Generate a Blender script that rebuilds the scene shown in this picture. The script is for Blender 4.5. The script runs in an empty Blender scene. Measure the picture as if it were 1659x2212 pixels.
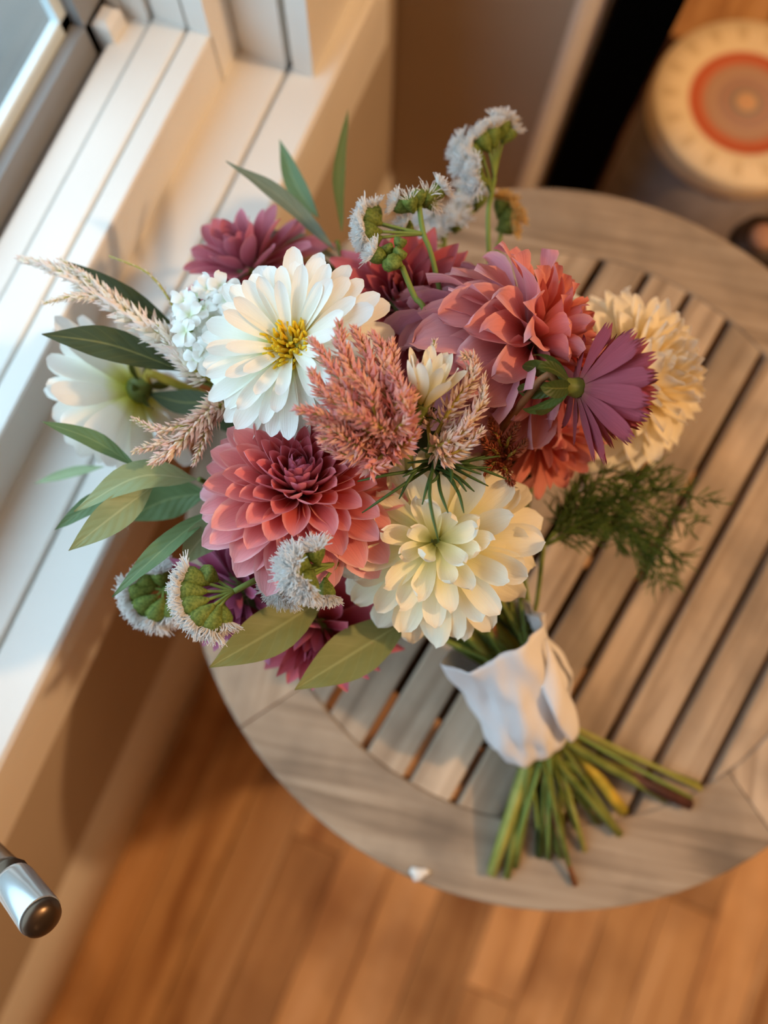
import bpy, math, random
from mathutils import Vector, Matrix, noise

random.seed(7)
scene = bpy.context.scene
col = scene.collection
PI = math.pi
R = math.radians

# ---------------------------------------------------------------- camera
CAM_Z = 1.28
FPX = 1650.0                      # focal length in pixels of the 1659x2212 frame
CX, CY = 829.5, 1106.0
CM = Matrix(((0.92266163, -0.38217896, 0.05132991),
             (0.38526098, 0.90795475, -0.16490039),
             (0.01641623, 0.17192267, 0.98497366)))
RIGHT, UP, BACK = CM.col[0].copy(), CM.col[1].copy(), CM.col[2].copy()
cam_data = bpy.data.cameras.new('camera')
cam_data.sensor_width = 36.0
cam_data.lens = 36.0 * FPX / 2212.0
cam_data.clip_start = 0.01
cam = bpy.data.objects.new('camera', cam_data)
cam.matrix_world = Matrix.Translation((0, 0, CAM_Z)) @ CM.to_4x4()
cam_data.dof.use_dof = True
cam_data.dof.focus_distance = 0.385
cam_data.dof.aperture_fstop = 2.8
col.objects.link(cam)
scene.camera = cam

# ---------------------------------------------------------------- world, lamps, exposure
world = bpy.data.worlds.new('sky')
scene.world = world
world.use_nodes = True
bg = world.node_tree.nodes['Background']
bg.inputs['Color'].default_value = (0.59, 0.81, 1.0, 1)
bg.inputs['Strength'].default_value = 3.6

def add_point(name, loc, power, color, radius):
    l = bpy.data.lights.new(name, 'POINT')
    l.energy = power; l.color = color; l.shadow_soft_size = radius
    o = bpy.data.objects.new(name, l); o.location = loc; col.objects.link(o)
    return o
# the warm lamp of the room (to the right of the table) and a second one deeper in the room
add_point('reading_lamp_light', (1.38, 0.665, 2.04), 80.0, (1.0, 0.61, 0.30), 0.045)
add_point('room_lamp_light', (2.6, -2.6, 2.3), 6.0, (1.0, 0.62, 0.34), 0.12)

scene.view_settings.view_transform = 'Standard'
scene.view_settings.look = 'None'
scene.view_settings.exposure = 0.10
scene.view_settings.gamma = 1.0
scene.view_settings.use_curve_mapping = False
try:
    scene.cycles.use_denoising = True
    scene.cycles.max_bounces = 10
    scene.cycles.diffuse_bounces = 5
    scene.cycles.transmission_bounces = 8
    scene.cycles.sample_clamp_indirect = 6.0
    scene.cycles.caustics_reflective = False
    scene.cycles.caustics_refractive = False
except Exception:
    pass

# ---------------------------------------------------------------- helpers
def at(px, py, depth):
    """world point seen at a photo pixel, 'depth' metres below the camera"""
    d = RIGHT * ((px - CX) / FPX) + UP * (-(py - CY) / FPX) - BACK
    k = depth / -d.z
    return Vector((0, 0, CAM_Z)) + d * k
def img(v):
    """direction given as (right, up, towards camera)"""
    return (RIGHT * v[0] + UP * v[1] + BACK * v[2]).normalized()
def srgb(r, g, b):
    f = lambda c: c / 12.92 if c <= 0.04045 else ((c + 0.055) / 1.055) ** 2.4
    return (f(r / 255), f(g / 255), f(b / 255), 1.0)
def lerp(a, b, t):
    return a + (b - a) * t
def tag(o, label=None, cat=None, group=None, kind=None):
    if label: o['label'] = label
    if cat: o['category'] = cat
    if group: o['group'] = group
    if kind: o['kind'] = kind
    return o

class MB:
    """collects verts / faces / uvs for one mesh"""
    def __init__(s):
        s.v, s.f, s.uv = [], [], []
    def add(s, verts, faces, uvs=None):
        b = len(s.v)
        s.v += [tuple(x) for x in verts]
        s.uv += uvs if uvs else [(0.5, 0.5)] * len(verts)
        s.f += [tuple(b + i for i in f) for f in faces]
        return s
    def box(s, lo, hi):
        x0, y0, z0 = lo; x1, y1, z1 = hi
        v = [(x0, y0, z0), (x1, y0, z0), (x1, y1, z0), (x0, y1, z0), (x0, y0, z1), (x1, y0, z1), (x1, y1, z1), (x0, y1, z1)]
        return s.add(v, [(3, 2, 1, 0), (4, 5, 6, 7), (0, 1, 5, 4), (1, 2, 6, 5), (2, 3, 7, 6), (3, 0, 4, 7)])
    def bevbox(s, lo, hi, b):
        """box with its upper four edges chamfered"""
        x0, y0, z0 = lo; x1, y1, z1 = hi
        v = [(x0, y0, z0), (x1, y0, z0), (x1, y1, z0), (x0, y1, z0),
             (x0, y0, z1 - b), (x1, y0, z1 - b), (x1, y1, z1 - b), (x0, y1, z1 - b),
             (x0 + b, y0 + b, z1), (x1 - b, y0 + b, z1), (x1 - b, y1 - b, z1), (x0 + b, y1 - b, z1)]
        f = [(3, 2, 1, 0), (8, 9, 10, 11)]
        for k in range(4):
            n = (k + 1) % 4
            f += [(k, n, 4 + n, 4 + k), (4 + k, 4 + n, 8 + n, 8 + k)]
        return s.add(v, f)
    def tube(s, pts, rad, sides=6, cap=True, v0=0.0, v1=1.0):
        pts = [Vector(p) for p in pts]
        n = len(pts)
        if not hasattr(rad, '__len__'): rad = [rad] * n
        verts, uvs, faces = [], [], []
        nx = None
        for i, p in enumerate(pts):
            t = (pts[min(i + 1, n - 1)] - pts[max(i - 1, 0)])
            t = t.normalized() if t.length > 1e-9 else Vector((0, 0, 1))
            if nx is None:
                nx = t.orthogonal().normalized()
            else:
                nx = (nx - t * nx.dot(t)).normalized()
            ny = t.cross(nx)
            for k in range(sides):
                a = 2 * PI * k / sides
                verts.append(p + (nx * math.cos(a) + ny * math.sin(a)) * rad[i])
                uvs.append((k / sides, lerp(v0, v1, i / max(1, n - 1))))
        for i in range(n - 1):
            for k in range(sides):
                a, b = i * sides + k, i * sides + (k + 1) % sides
                faces.append((a, b, b + sides, a + sides))
        if cap:
            faces.append(tuple(range(sides))[::-1])
            faces.append(tuple((n - 1) * sides + k for k in range(sides)))
        return s.add(verts, faces, uvs)
    def lathe(s, prof, M=None, sides=16, close=True):
        """prof: list of (radius, height); around local z, transformed by M"""
        M = M or Matrix.Identity(4)
        verts, faces, uvs = [], [], []
        for i, (r, h) in enumerate(prof):
            for k in range(sides):
                a = 2 * PI * k / sides
                verts.append(M @ Vector((r * math.cos(a), r * math.sin(a), h)))
                uvs.append((k / sides, i / (len(prof) - 1)))
        for i in range(len(prof) - 1):
            for k in range(sides):
                a, b = i * sides + k, i * sides + (k + 1) % sides
                faces.append((a, b, b + sides, a + sides))
        if close:
            faces.append(tuple(range(sides))[::-1])
            faces.append(tuple((len(prof) - 1) * sides + k for k in range(sides)))
        return s.add(verts, faces, uvs)
    def mesh(s, name, mat=None, smooth=True):
        me = bpy.data.meshes.new(name)
        me.from_pydata(s.v, [], s.f)
        uvl = me.uv_layers.new(name='UVMap')
        buf = [0.0] * (2 * len(me.loops))
        vi = [0] * len(me.loops)
        me.loops.foreach_get('vertex_index', vi)
        for i, v in enumerate(vi):
            buf[2 * i], buf[2 * i + 1] = s.uv[v]
        uvl.data.foreach_set('uv', buf)
        if smooth:
            me.polygons.foreach_set('use_smooth', [True] * len(me.polygons))
        if mat: me.materials.append(mat)
        me.update()
        return me

def link(name, me, parent=None, M=None):
    o = bpy.data.objects.new(name, me)
    col.objects.link(o)
    if parent: o.parent = parent
    if M is not None: o.matrix_basis = M
    return o

class Thing:
    """an Empty at the thing's base that parents its parts; add() takes world-space meshes"""
    def __init__(s, name, label, cat, M, group=None):
        if isinstance(M, Vector): M = Matrix.Translation(M)
        s.M = M; s.inv = M.inverted()
        s.o = bpy.data.objects.new(name, None)
        s.o.empty_display_size = 0.01
        s.o.matrix_basis = M
        col.objects.link(s.o)
        tag(s.o, label, cat, group)
    def add(s, name, mb, mat, smooth=True, kind=None, parent=None):
        o = link(name, mb.mesh(name, mat, smooth), parent or s.o, s.inv if parent is None else None)
        if kind: o['kind'] = kind
        return o
    def sub(s, name, mb, mat, part, smooth=True, kind=None):
        """a sub-part below a part that was made with add() (same space as its part)"""
        o = link(name, mb.mesh(name, mat, smooth), part)
        if kind: o['kind'] = kind
        return o

def spline(pts, n=10):
    """Catmull-Rom through points"""
    pts = [Vector(p) for p in pts]
    if len(pts) == 2:
        return [pts[0].lerp(pts[1], i / n) for i in range(n + 1)]
    P = [pts[0] * 2 - pts[1]] + pts + [pts[-1] * 2 - pts[-2]]
    out = []
    seg = len(pts) - 1
    for i in range(n + 1):
        u = i / n * seg
        k = min(int(u), seg - 1); t = u - k
        a, b, c, d = P[k], P[k + 1], P[k + 2], P[k + 3]
        out.append(0.5 * ((2 * b) + (c - a) * t + (2 * a - 5 * b + 4 * c - d) * t * t + (3 * b - a - 3 * c + d) * t ** 3))
    return out

# ---------------------------------------------------------------- materials
def new_mat(name):
    m = bpy.data.materials.new(name); m.use_nodes = True
    nt = m.node_tree; nt.nodes.clear()
    return m, nt
def N(nt, t, **kw):
    n = nt.nodes.new(t)
    for k, v in kw.items(): setattr(n, k, v)
    return n
def ramp(nt, stops):
    r = N(nt, 'ShaderNodeValToRGB')
    e = r.color_ramp.elements
    while len(e) > 1: e.remove(e[-1])
    e[0].position, e[0].color = stops[0]
    for p, c in stops[1:]:
        k = e.new(p); k.color = c
    return r
def mixc(nt, a, b, fac, mode='MIX'):
    m = N(nt, 'ShaderNodeMix', data_type='RGBA', blend_type=mode)
    for s, v in ((0, fac), (6, a), (7, b)):
        if isinstance(v, bpy.types.NodeSocket): nt.links.new(v, m.inputs[s])
        else: m.inputs[s].default_value = v
    return m.outputs[2]
def math_n(nt, op, a, b=0.0):
    m = N(nt, 'ShaderNodeMath', operation=op)
    for s, v in ((0, a), (1, b)):
        if isinstance(v, bpy.types.NodeSocket): nt.links.new(v, m.inputs[s])
        else: m.inputs[s].default_value = v
    return m.outputs[0]
def finish(nt, color, rough=0.6, spec=0.3, transl=0.0, bump=None, metal=0.0, bump_d=0.002, sheen=0.0):
    p = N(nt, 'ShaderNodeBsdfPrincipled')
    if isinstance(color, bpy.types.NodeSocket): nt.links.new(color, p.inputs['Base Color'])
    else: p.inputs['Base Color'].default_value = color
    if isinstance(rough, bpy.types.NodeSocket): nt.links.new(rough, p.inputs['Roughness'])
    else: p.inputs['Roughness'].default_value = rough
    p.inputs['Specular IOR Level'].default_value = spec
    p.inputs['Metallic'].default_value = metal
    if sheen: p.inputs['Sheen Weight'].default_value = sheen
    if bump is not None:
        b = N(nt, 'ShaderNodeBump'); b.inputs['Strength'].default_value = 0.5
        b.inputs['Distance'].default_value = bump_d
        nt.links.new(bump, b.inputs['Height']); nt.links.new(b.outputs[0], p.inputs['Normal'])
    out = N(nt, 'ShaderNodeOutputMaterial')
    if transl > 0:
        t = N(nt, 'ShaderNodeBsdfTranslucent')
        if isinstance(color, bpy.types.NodeSocket): nt.links.new(color, t.inputs['Color'])
        else: t.inputs['Color'].default_value = color
        mx = N(nt, 'ShaderNodeMixShader'); mx.inputs[0].default_value = transl
        nt.links.new(p.outputs[0], mx.inputs[1]); nt.links.new(t.outputs[0], mx.inputs[2])
        nt.links.new(mx.outputs[0], out.inputs[0])
    else:
        nt.links.new(p.outputs[0], out.inputs[0])

def uv_nodes(nt):
    uv = N(nt, 'ShaderNodeUVMap'); uv.uv_map = 'UVMap'
    sep = N(nt, 'ShaderNodeSeparateXYZ'); nt.links.new(uv.outputs[0], sep.inputs[0])
    return uv, sep

def petal_mat(name, stops, back=None, edge=None, edge_w=0.25, vein=0.12, transl=0.32, rough=0.55, tint=True, jitter=0.06):
    """petal pigment: gradient base to tip, paler margin, fine veins, own colour of the reverse side"""
    m, nt = new_mat(name)
    uv, sep = uv_nodes(nt)
    r = ramp(nt, stops); nt.links.new(sep.outputs[1], r.inputs[0])
    c = r.outputs[0]
    if back is not None:
        g = N(nt, 'ShaderNodeNewGeometry')
        c = mixc(nt, c, back, math_n(nt, 'MULTIPLY', g.outputs['Backfacing'], 0.7))
    e = math_n(nt, 'ABSOLUTE', math_n(nt, 'SUBTRACT', sep.outputs[0], 0.5))
    if edge is not None:
        mr = N(nt, 'ShaderNodeMapRange'); mr.inputs[1].default_value = 0.5 - edge_w * 0.5
        mr.inputs[2].default_value = 0.5; nt.links.new(e, mr.inputs[0])
        c = mixc(nt, c, edge, math_n(nt, 'MULTIPLY', mr.outputs[0], 0.6))
    # veins run along the petal
    mp = N(nt, 'ShaderNodeMapping'); mp.inputs['Scale'].default_value = (26, 1.6, 1)
    nt.links.new(uv.outputs[0], mp.inputs[0])
    nz = N(nt, 'ShaderNodeTexNoise'); nz.inputs['Scale'].default_value = 1.0; nz.inputs['Detail'].default_value = 3
    nt.links.new(mp.outputs[0], nz.inputs[0])
    val = math_n(nt, 'ADD', math_n(nt, 'MULTIPLY', math_n(nt, 'SUBTRACT', nz.outputs[0], 0.5), vein * 2), 1.0)
    oi = N(nt, 'ShaderNodeObjectInfo')
    val = math_n(nt, 'MULTIPLY', val, math_n(nt, 'ADD', math_n(nt, 'MULTIPLY', oi.outputs['Random'], 2 * jitter), 1 - jitter))
    vc = N(nt, 'ShaderNodeCombineColor')
    for k in range(3): nt.links.new(val, vc.inputs[k])
    c = mixc(nt, c, vc.outputs[0], 1.0, 'MULTIPLY')
    if tint:
        c = mixc(nt, c, oi.outputs['Color'], 1.0, 'MULTIPLY')
    finish(nt, c, rough=rough, spec=0.22, transl=transl, bump=nz.outputs[0], bump_d=0.0006, sheen=0.1)
    return m

def simple_mat(name, c, rough=0.6, spec=0.3, transl=0.0, var=0.0, scale=40.0, metal=0.0, c2=None):
    m, nt = new_mat(name)
    if var > 0 or c2 is not None:
        tc = N(nt, 'ShaderNodeTexCoord')
        nz = N(nt, 'ShaderNodeTexNoise'); nz.inputs['Scale'].default_value = scale; nz.inputs['Detail'].default_value = 4
        nt.links.new(tc.outputs['Object'], nz.inputs[0])
        a = c2 if c2 is not None else tuple(x * (1 - var) for x in c[:3]) + (1,)
        rr = ramp(nt, [(0.35, a), (0.65, c)]); nt.links.new(nz.outputs[0], rr.inputs[0])
        finish(nt, rr.outputs[0], rough, spec, transl, metal=metal)
    else:
        finish(nt, c, rough, spec, transl, metal=metal)
    return m

def leaf_mat(name, top, under, rib, transl=0.25, rough=0.45):
    m, nt = new_mat(name)
    uv, sep = uv_nodes(nt)
    g = N(nt, 'ShaderNodeNewGeometry')
    c = mixc(nt, top, under, g.outputs['Backfacing'])
    e = math_n(nt, 'ABSOLUTE', math_n(nt, 'SUBTRACT', sep.outputs[0], 0.5))
    # midrib
    mr = N(nt, 'ShaderNodeMapRange'); mr.inputs[1].default_value = 0.012; mr.inputs[2].default_value = 0.045
    mr.inputs[3].default_value = 1; mr.inputs[4].default_value = 0
    nt.links.new(e, mr.inputs[0])
    # side veins slanting to the tip
    w = math_n(nt, 'SINE', math_n(nt, 'MULTIPLY', math_n(nt, 'SUBTRACT', sep.outputs[1], math_n(nt, 'MULTIPLY', e, 0.45)), 48.0))
    wv = N(nt, 'ShaderNodeMapRange'); wv.inputs[1].default_value = 0.86; wv.inputs[2].default_value = 1.0
    nt.links.new(w, wv.inputs[0])
    nz = N(nt, 'ShaderNodeTexNoise'); nz.inputs['Scale'].default_value = 7; nz.inputs['Detail'].default_value = 4
    nt.links.new(uv.outputs[0], nz.inputs[0])
    c = mixc(nt, c, tuple(x * 0.7 for x in top[:3]) + (1,), math_n(nt, 'MULTIPLY', nz.outputs[0], 0.5))
    c = mixc(nt, c, rib, math_n(nt, 'MULTIPLY', wv.outputs[0], 0.12))
    c = mixc(nt, c, rib, math_n(nt, 'MULTIPLY', mr.outputs[0], 0.8))
    finish(nt, c, rough, 0.35, transl, bump=w, bump_d=0.00012)
    return m

def wood_mat(name, stops, scale=(60, 3, 60), rough=0.7, spec=0.25, blotch=None, bs=6.0):
    """grain along local y, tone differs from piece to piece"""
    m, nt = new_mat(name)
    tc = N(nt, 'ShaderNodeTexCoord'); oi = N(nt, 'ShaderNodeObjectInfo')
    ad = N(nt, 'ShaderNodeVectorMath', operation='ADD')
    off = N(nt, 'ShaderNodeCombineXYZ')
    nt.links.new(math_n(nt, 'MULTIPLY', oi.outputs['Random'], 31.0), off.inputs[0])
    nt.links.new(math_n(nt, 'MULTIPLY', oi.outputs['Random'], 17.0), off.inputs[1])
    nt.links.new(tc.outputs['Object'], ad.inputs[0]); nt.links.new(off.outputs[0], ad.inputs[1])
    mp = N(nt, 'ShaderNodeMapping'); mp.inputs['Scale'].default_value = scale
    nt.links.new(ad.outputs[0], mp.inputs[0])
    nz = N(nt, 'ShaderNodeTexNoise'); nz.inputs['Scale'].default_value = 1; nz.inputs['Detail'].default_value = 6
    nz.inputs['Distortion'].default_value = 0.6
    nt.links.new(mp.outputs[0], nz.inputs[0])
    r = ramp(nt, stops); nt.links.new(nz.outputs[0], r.inputs[0])
    c = r.outputs[0]
    if blotch is not None:
        n2 = N(nt, 'ShaderNodeTexNoise'); n2.inputs['Scale'].default_value = bs; n2.inputs['Detail'].default_value = 3
        nt.links.new(ad.outputs[0], n2.inputs[0])
        mr = N(nt, 'ShaderNodeMapRange'); mr.inputs[1].default_value = 0.45; mr.inputs[2].default_value = 0.75
        nt.links.new(n2.outputs[0], mr.inputs[0])
        c = mixc(nt, c, blotch, math_n(nt, 'MULTIPLY', mr.outputs[0], 0.7))
    v = math_n(nt, 'ADD', math_n(nt, 'MULTIPLY', oi.outputs['Random'], 0.4), 0.8)
    vc = N(nt, 'ShaderNodeCombineColor')
    for k in range(3): nt.links.new(v, vc.inputs[k])
    c = mixc(nt, c, vc.outputs[0], 1.0, 'MULTIPLY')
    finish(nt, c, rough, spec, bump=nz.outputs[0], bump_d=0.0012)
    return m

M = {}
M['paint'] = simple_mat('white_paint', (0.82, 0.79, 0.74, 1), 0.45, 0.35, var=0.04, scale=12)
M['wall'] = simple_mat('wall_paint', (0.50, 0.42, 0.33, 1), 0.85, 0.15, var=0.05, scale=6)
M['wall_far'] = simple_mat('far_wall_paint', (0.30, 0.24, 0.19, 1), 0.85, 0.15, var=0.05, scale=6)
M['ceiling'] = simple_mat('ceiling_paint', (0.55, 0.52, 0.48, 1), 0.9, 0.1)
M['gasket'] = simple_mat('grey_gasket', srgb(140, 142, 144), 0.5, 0.3)
M['bead'] = simple_mat('glazing_bead', (0.70, 0.80, 0.82, 1), 0.3, 0.5)
M['ground'] = simple_mat('outdoor_paving', (0.20, 0.175, 0.155, 1), 0.9, 0.1, c2=(0.12, 0.11, 0.10, 1), scale=2.0)
M['black'] = simple_mat('matte_black', (0.0012, 0.0012, 0.0012, 1), 0.9, 0.02)
M['floor'] = wood_mat('floor_wood', [(0.25, srgb(158, 104, 62)), (0.5, srgb(214, 164, 112)), (0.75, srgb(230, 184, 136))], (26, 2.2, 26), 0.5, 0.3, blotch=srgb(118, 70, 38), bs=5.0)
M['teak'] = wood_mat('weathered_teak', [(0.25, srgb(118, 100, 82)), (0.48, srgb(176, 156, 134)), (0.75, srgb(200, 182, 160))], (70, 4, 70), 0.75, 0.2, blotch=srgb(116, 104, 92), bs=14)
M['teak_dark'] = wood_mat('teak_legs', [(0.3, srgb(70, 50, 36)), (0.7, srgb(110, 84, 62))], (60, 60, 5), 0.7, 0.2)
def glass():
    m, nt = new_mat('window_glass')
    t = N(nt, 'ShaderNodeBsdfTransparent'); t.inputs[0].default_value = (0.93, 0.96, 0.96, 1)
    g = N(nt, 'ShaderNodeBsdfGlossy'); g.inputs['Roughness'].default_value = 0.02
    mx = N(nt, 'ShaderNodeMixShader'); o = N(nt, 'ShaderNodeOutputMaterial')
    mx.inputs[0].default_value = 0.05; nt.links.new(t.outputs[0], mx.inputs[1]); nt.links.new(g.outputs[0], mx.inputs[2])
    nt.links.new(mx.outputs[0], o.inputs[0])
    return m
M['glass'] = glass()

def S(o): return tag(o, kind='structure')
def sbox(name, boxes, mat, smooth=False):
    mb = MB()
    for lo, hi in boxes: mb.box(lo, hi)
    return S(link(name, mb.mesh(name, mat, smooth)))

# ---------------------------------------------------------------- room shell
WX = -0.245            # inner face of the window wall
SILL = 0.711           # top of the window stool
TOPW = 1.95            # top of the window opening
YN, YF = -0.85, 0.425  # window opening along the wall
YB = 0.655             # face of the back wall
floor = MB().box((-0.25, -4.0, -0.06), (4.4, 3.4, -0.02)); floor = S(link('floor', floor.mesh('floor', M['teak_dark'], False)))
rng = random.Random(3)
x = -0.25; pw = 0.083; k = 0
while x < 1.35:
    y = -1.9 - rng.random() * 0.5
    while y < 2.0 and k < 400:
        k += 1
        L = rng.choice((0.7, 0.95, 1.2, 1.5))
        me = MB().bevbox((-pw / 2 + 0.0006, 0.0008, -0.02), (pw / 2 - 0.0006, L - 0.0008, 0), 0.0012).mesh('plank', M['floor'], False)
        o = link('plank', me, floor, Matrix.Translation((x + pw / 2, y, 0)))
        y += L
    x += pw
me = MB().box((1.345, -4, -0.02), (4.4, 3.4, -0.001)).box((-0.25, -4, -0.02), (1.345, -2.4, -0.001)).box((-0.25, 2.0, -0.0195), (1.345, 3.4, -0.001)).mesh('plank', M['floor'], False)
link('plank', me, floor)
S(link('ceiling', MB().box((-0.5, -4.05, 2.5), (4.45, 3.45, 2.56)).mesh('ceiling', M['ceiling'], False)))
WO = -0.42             # outer face of the wall
sbox('wall_left', [((WO, -4.05, 0), (WX, 3.45, SILL - 0.03)), ((WO, -4.05, TOPW), (WX, 3.45, 2.5)),
                   ((WO, -4.05, SILL - 0.03), (WX, YN, TOPW)), ((WO, YF, SILL - 0.03), (WX, 3.45, TOPW))], M['wall'])
# the room's stub wall behind the table, its pale corner trim, and the far walls
sbox('wall_back', [((WX, YB, 0), (-0.055, YB + 0.10, 2.5))], M['wall'])
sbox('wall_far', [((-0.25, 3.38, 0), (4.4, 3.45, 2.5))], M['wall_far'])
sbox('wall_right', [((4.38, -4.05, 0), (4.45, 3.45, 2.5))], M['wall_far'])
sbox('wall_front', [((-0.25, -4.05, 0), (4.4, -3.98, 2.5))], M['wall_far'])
pf = [(-0.056, YB - 0.004), (-0.049, YB - 0.003), (-0.040, YB + 0.004), (-0.030, YB + 0.016), (-0.023, YB + 0.030), (-0.020, YB + 0.045), (-0.019, YB + 0.11), (-0.056, YB + 0.11)]
mb = MB(); n = len(pf)
mb.add([(a, b, z) for z in (0, 2.5) for a, b in pf], [(k, (k + 1) % n, n + (k + 1) % n, n + k) for k in range(n)])
S(link('trim_1', mb.mesh('trim_1', M['paint'], False)))
# baseboard: rounded top profile swept along the wall
prof = [(0, 0), (0.013, 0), (0.013, 0.175), (0.012, 0.195), (0.007, 0.213), (0.004, 0.235), (0, 0.245)]
mb = MB()
vv = [(WX + a, yy, b) for yy in (-3.98, YB) for a, b in prof]
n = len(prof)
mb.add(vv, [(i, i + 1, i + 1 + n, i + n) for i in range(n - 1)])
S(link('baseboard_left', mb.mesh('baseboard_left', M['paint'], True)))

# ---------------------------------------------------------------- window
win = S(link('window_1', MB().box((-0.412, YN, TOPW - 0.05), (-0.30, YF, TOPW)).mesh('window_1', M['paint'], False)))
def wpart(name, mb, mat, smooth=False, parent=win):
    return link(name, mb.mesh(name, mat, smooth), parent)
mb = MB().bevbox((-0.249, YN - 0.05, SILL - 0.028), (-0.210, YF + 0.055 + 0.13, SILL), 0.003)
wpart('stool', mb, M['paint'])
mb = MB().bevbox((-0.297, YN, SILL - 0.028), (-0.2515, YF, SILL - 0.0005), 0.0015)
wpart('stool', mb, M['paint'])
mb = MB().box((WX, YN - 0.02, SILL - 0.128), (-0.224, YF + 0.15, SILL - 0.028))
wpart('apron', mb, M['paint'])
# sill frame: stepped profile (x, z offset above the stool); gaps between the pieces read as lines
def sill_step(x0, x1, z, name='frame_rail'):
    wpart(name, MB().bevbox((x0, YN, SILL - 0.02), (x1, YF - 0.0435, SILL + z), 0.0015), M['paint'])
sill_step(-0.3135, -0.295, 0.048)
sill_step(-0.3435, -0.316, 0.047)
sill_step(-0.3685, -0.346, 0.043, 'frame_track')
sill_step(-0.412, -0.3685, 0.030, 'frame_track')
# jamb at the far end, stepping in the same way
def jamb_step(x0, x1, dy, name='jamb'):
    wpart(name, MB().box((x0, YF - dy, SILL - 0.02), (x1, YF + 0.002, TOPW)), M['paint'])
jamb_step(-0.2935, -0.2515, 0.012)
jamb_step(-0.3135, -0.295, 0.045)
jamb_step(-0.3435, -0.316, 0.045)
jamb_step(-0.3685, -0.346, 0.05)
jamb_step(-0.412, -0.3685, 0.055)
wpart('casing', MB().box((WX, YF - 0.012, SILL), (-0.2265, YF + 0.085, TOPW + 0.08)), M['paint'])
wpart('casing', MB().box((WX, YN - 0.08, SILL), (-0.2265, YN, TOPW + 0.08)), M['paint'])
wpart('casing', MB().box((WX, YN, TOPW), (-0.2265, YF - 0.012, TOPW + 0.08)), M['paint'])
# sash with glass, its gasket and bright glazing bead
ZS = SILL + 0.03
sash = wpart('sash', MB().box((-0.404, YN, ZS), (-0.378, YF - 0.055, ZS + 0.030)).box((-0.404, YF - 0.085, ZS), (-0.378, YF - 0.055, TOPW - 0.05)), M['gasket'])
wpart('glazing_bead', MB().bevbox((-0.3965, YN, ZS + 0.030), (-0.3885, YF - 0.085, ZS + 0.041), 0.001).box((-0.3965, YF - 0.096, ZS + 0.03), (-0.3885, YF - 0.085, TOPW - 0.05)), M['bead'], parent=sash)
wpart('pane', MB().box((-0.3955, YN, ZS + 0.04), (-0.3915, YF - 0.095, TOPW - 0.05)), M['glass'], parent=sash)
wpart('corner_block', MB().bevbox((-0.378, YF - 0.078, ZS), (-0.362, YF - 0.058, ZS + 0.03), 0.004), M['paint'], parent=sash)
g = link('outdoor_paving', MB().box((-14, -12, -0.5), (WO, 12, -0.3)).mesh('outdoor_paving', M['ground'], False)); S(g)

# ---------------------------------------------------------------- table
TZ = 0.663
TC = Vector((0.0974, 0.1508, 0))
tbl = Thing('side_table', 'round weathered teak table with slatted top and wide rim, under the bouquet', 'table', Vector((TC.x, TC.y, 0)))
SA = R(9.0)                      # the slats are turned a little from the wall
TM = Matrix.Rotation(-SA, 4, 'Z')
RI, RO, TH = 0.2375, 0.300, 0.022
gaps = [0.0044 + 0.04 * k for k in range(-7, 8)]
def slat(q0, q1):
    mb = MB(); b = 0.0012
    rr = RI - 0.0006
    rows = []
    for q in (q0, q0 + b, (q0 + q1) / 2, q1 - b, q1):
        h = math.sqrt(max(1e-6, rr * rr - q * q)); rows.append((q, h))
    v = []; f = []
    for i, (q, h) in enumerate(rows):
        zt = -b if i in (0, 4) else 0
        v += [(q, -h, -TH), (q, h, -TH), (q, -h, zt), (q, h, zt)]
    for i in range(4):
        a, c = i * 4, i * 4 + 4
        f += [(a + 2, c + 2, c + 3, a + 3), (a, a + 1, c + 1, c), (a, c, c + 2, a + 2), (a + 1, a + 3, c + 3, c + 1)]
    f += [(0, 2, 3, 1), (16, 17, 19, 18)]
    return mb.add(v, f)
for k in range(len(gaps) - 1):
    q0, q1 = gaps[k] + 0.0033, gaps[k + 1] - 0.0033
    q0 = max(q0, -RI + 0.004); q1 = min(q1, RI - 0.004)
    if q1 - q0 < 0.01: continue
    link('slat', slat(q0, q1).mesh('slat', M['teak'], False), tbl.o, TM @ Matrix.Translation((0, 0, TZ)))
def rim_seg(a0, a1, n=22):
    mb = MB(); b = 0.0025
    prof = [(RI, -TH), (RI, -b * .6), (RI + b * .6, 0), (RO - b, 0), (RO - 0.3 * b, -0.3 * b), (RO, -b), (RO, -TH + b), (RO - b, -TH)]
    v = []; f = []; m = len(prof)
    for i in range(n + 1):
        a = lerp(a0, a1, i / n)
        v += [(r * math.cos(a), r * math.sin(a), z) for r, z in prof]
    for i in range(n):
        for k in range(m):
            a, c = i * m + k, i * m + (k + 1) % m
            f.append((a, c, c + m, a + m))
    f += [tuple(range(m)), tuple(n * m + k for k in range(m))[::-1]]
    return mb.add(v, f)
for k in range(4):
    mb = rim_seg(-PI / 4 + 0.002, PI / 4 - 0.002)
    link('rim_segment', mb.mesh('rim_segment', M['teak'], False), tbl.o, Matrix.Rotation(-SA + k * PI / 2 + 0.35, 4, 'Z') @ Matrix.Translation((0, 0, TZ)))
mb = MB().box((-0.235, -0.015, -0.05), (0.235, 0.015, 0.0))
for a in (0.3, 0.3 + PI / 2):
    link('cross_bar', mb.mesh('cross_bar', M['teak_dark'], False), tbl.o, Matrix.Rotation(a, 4, 'Z') @ Matrix.Translation((0, 0, TZ - TH - 0.016 - 0.002 * (a > 1))))
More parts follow.
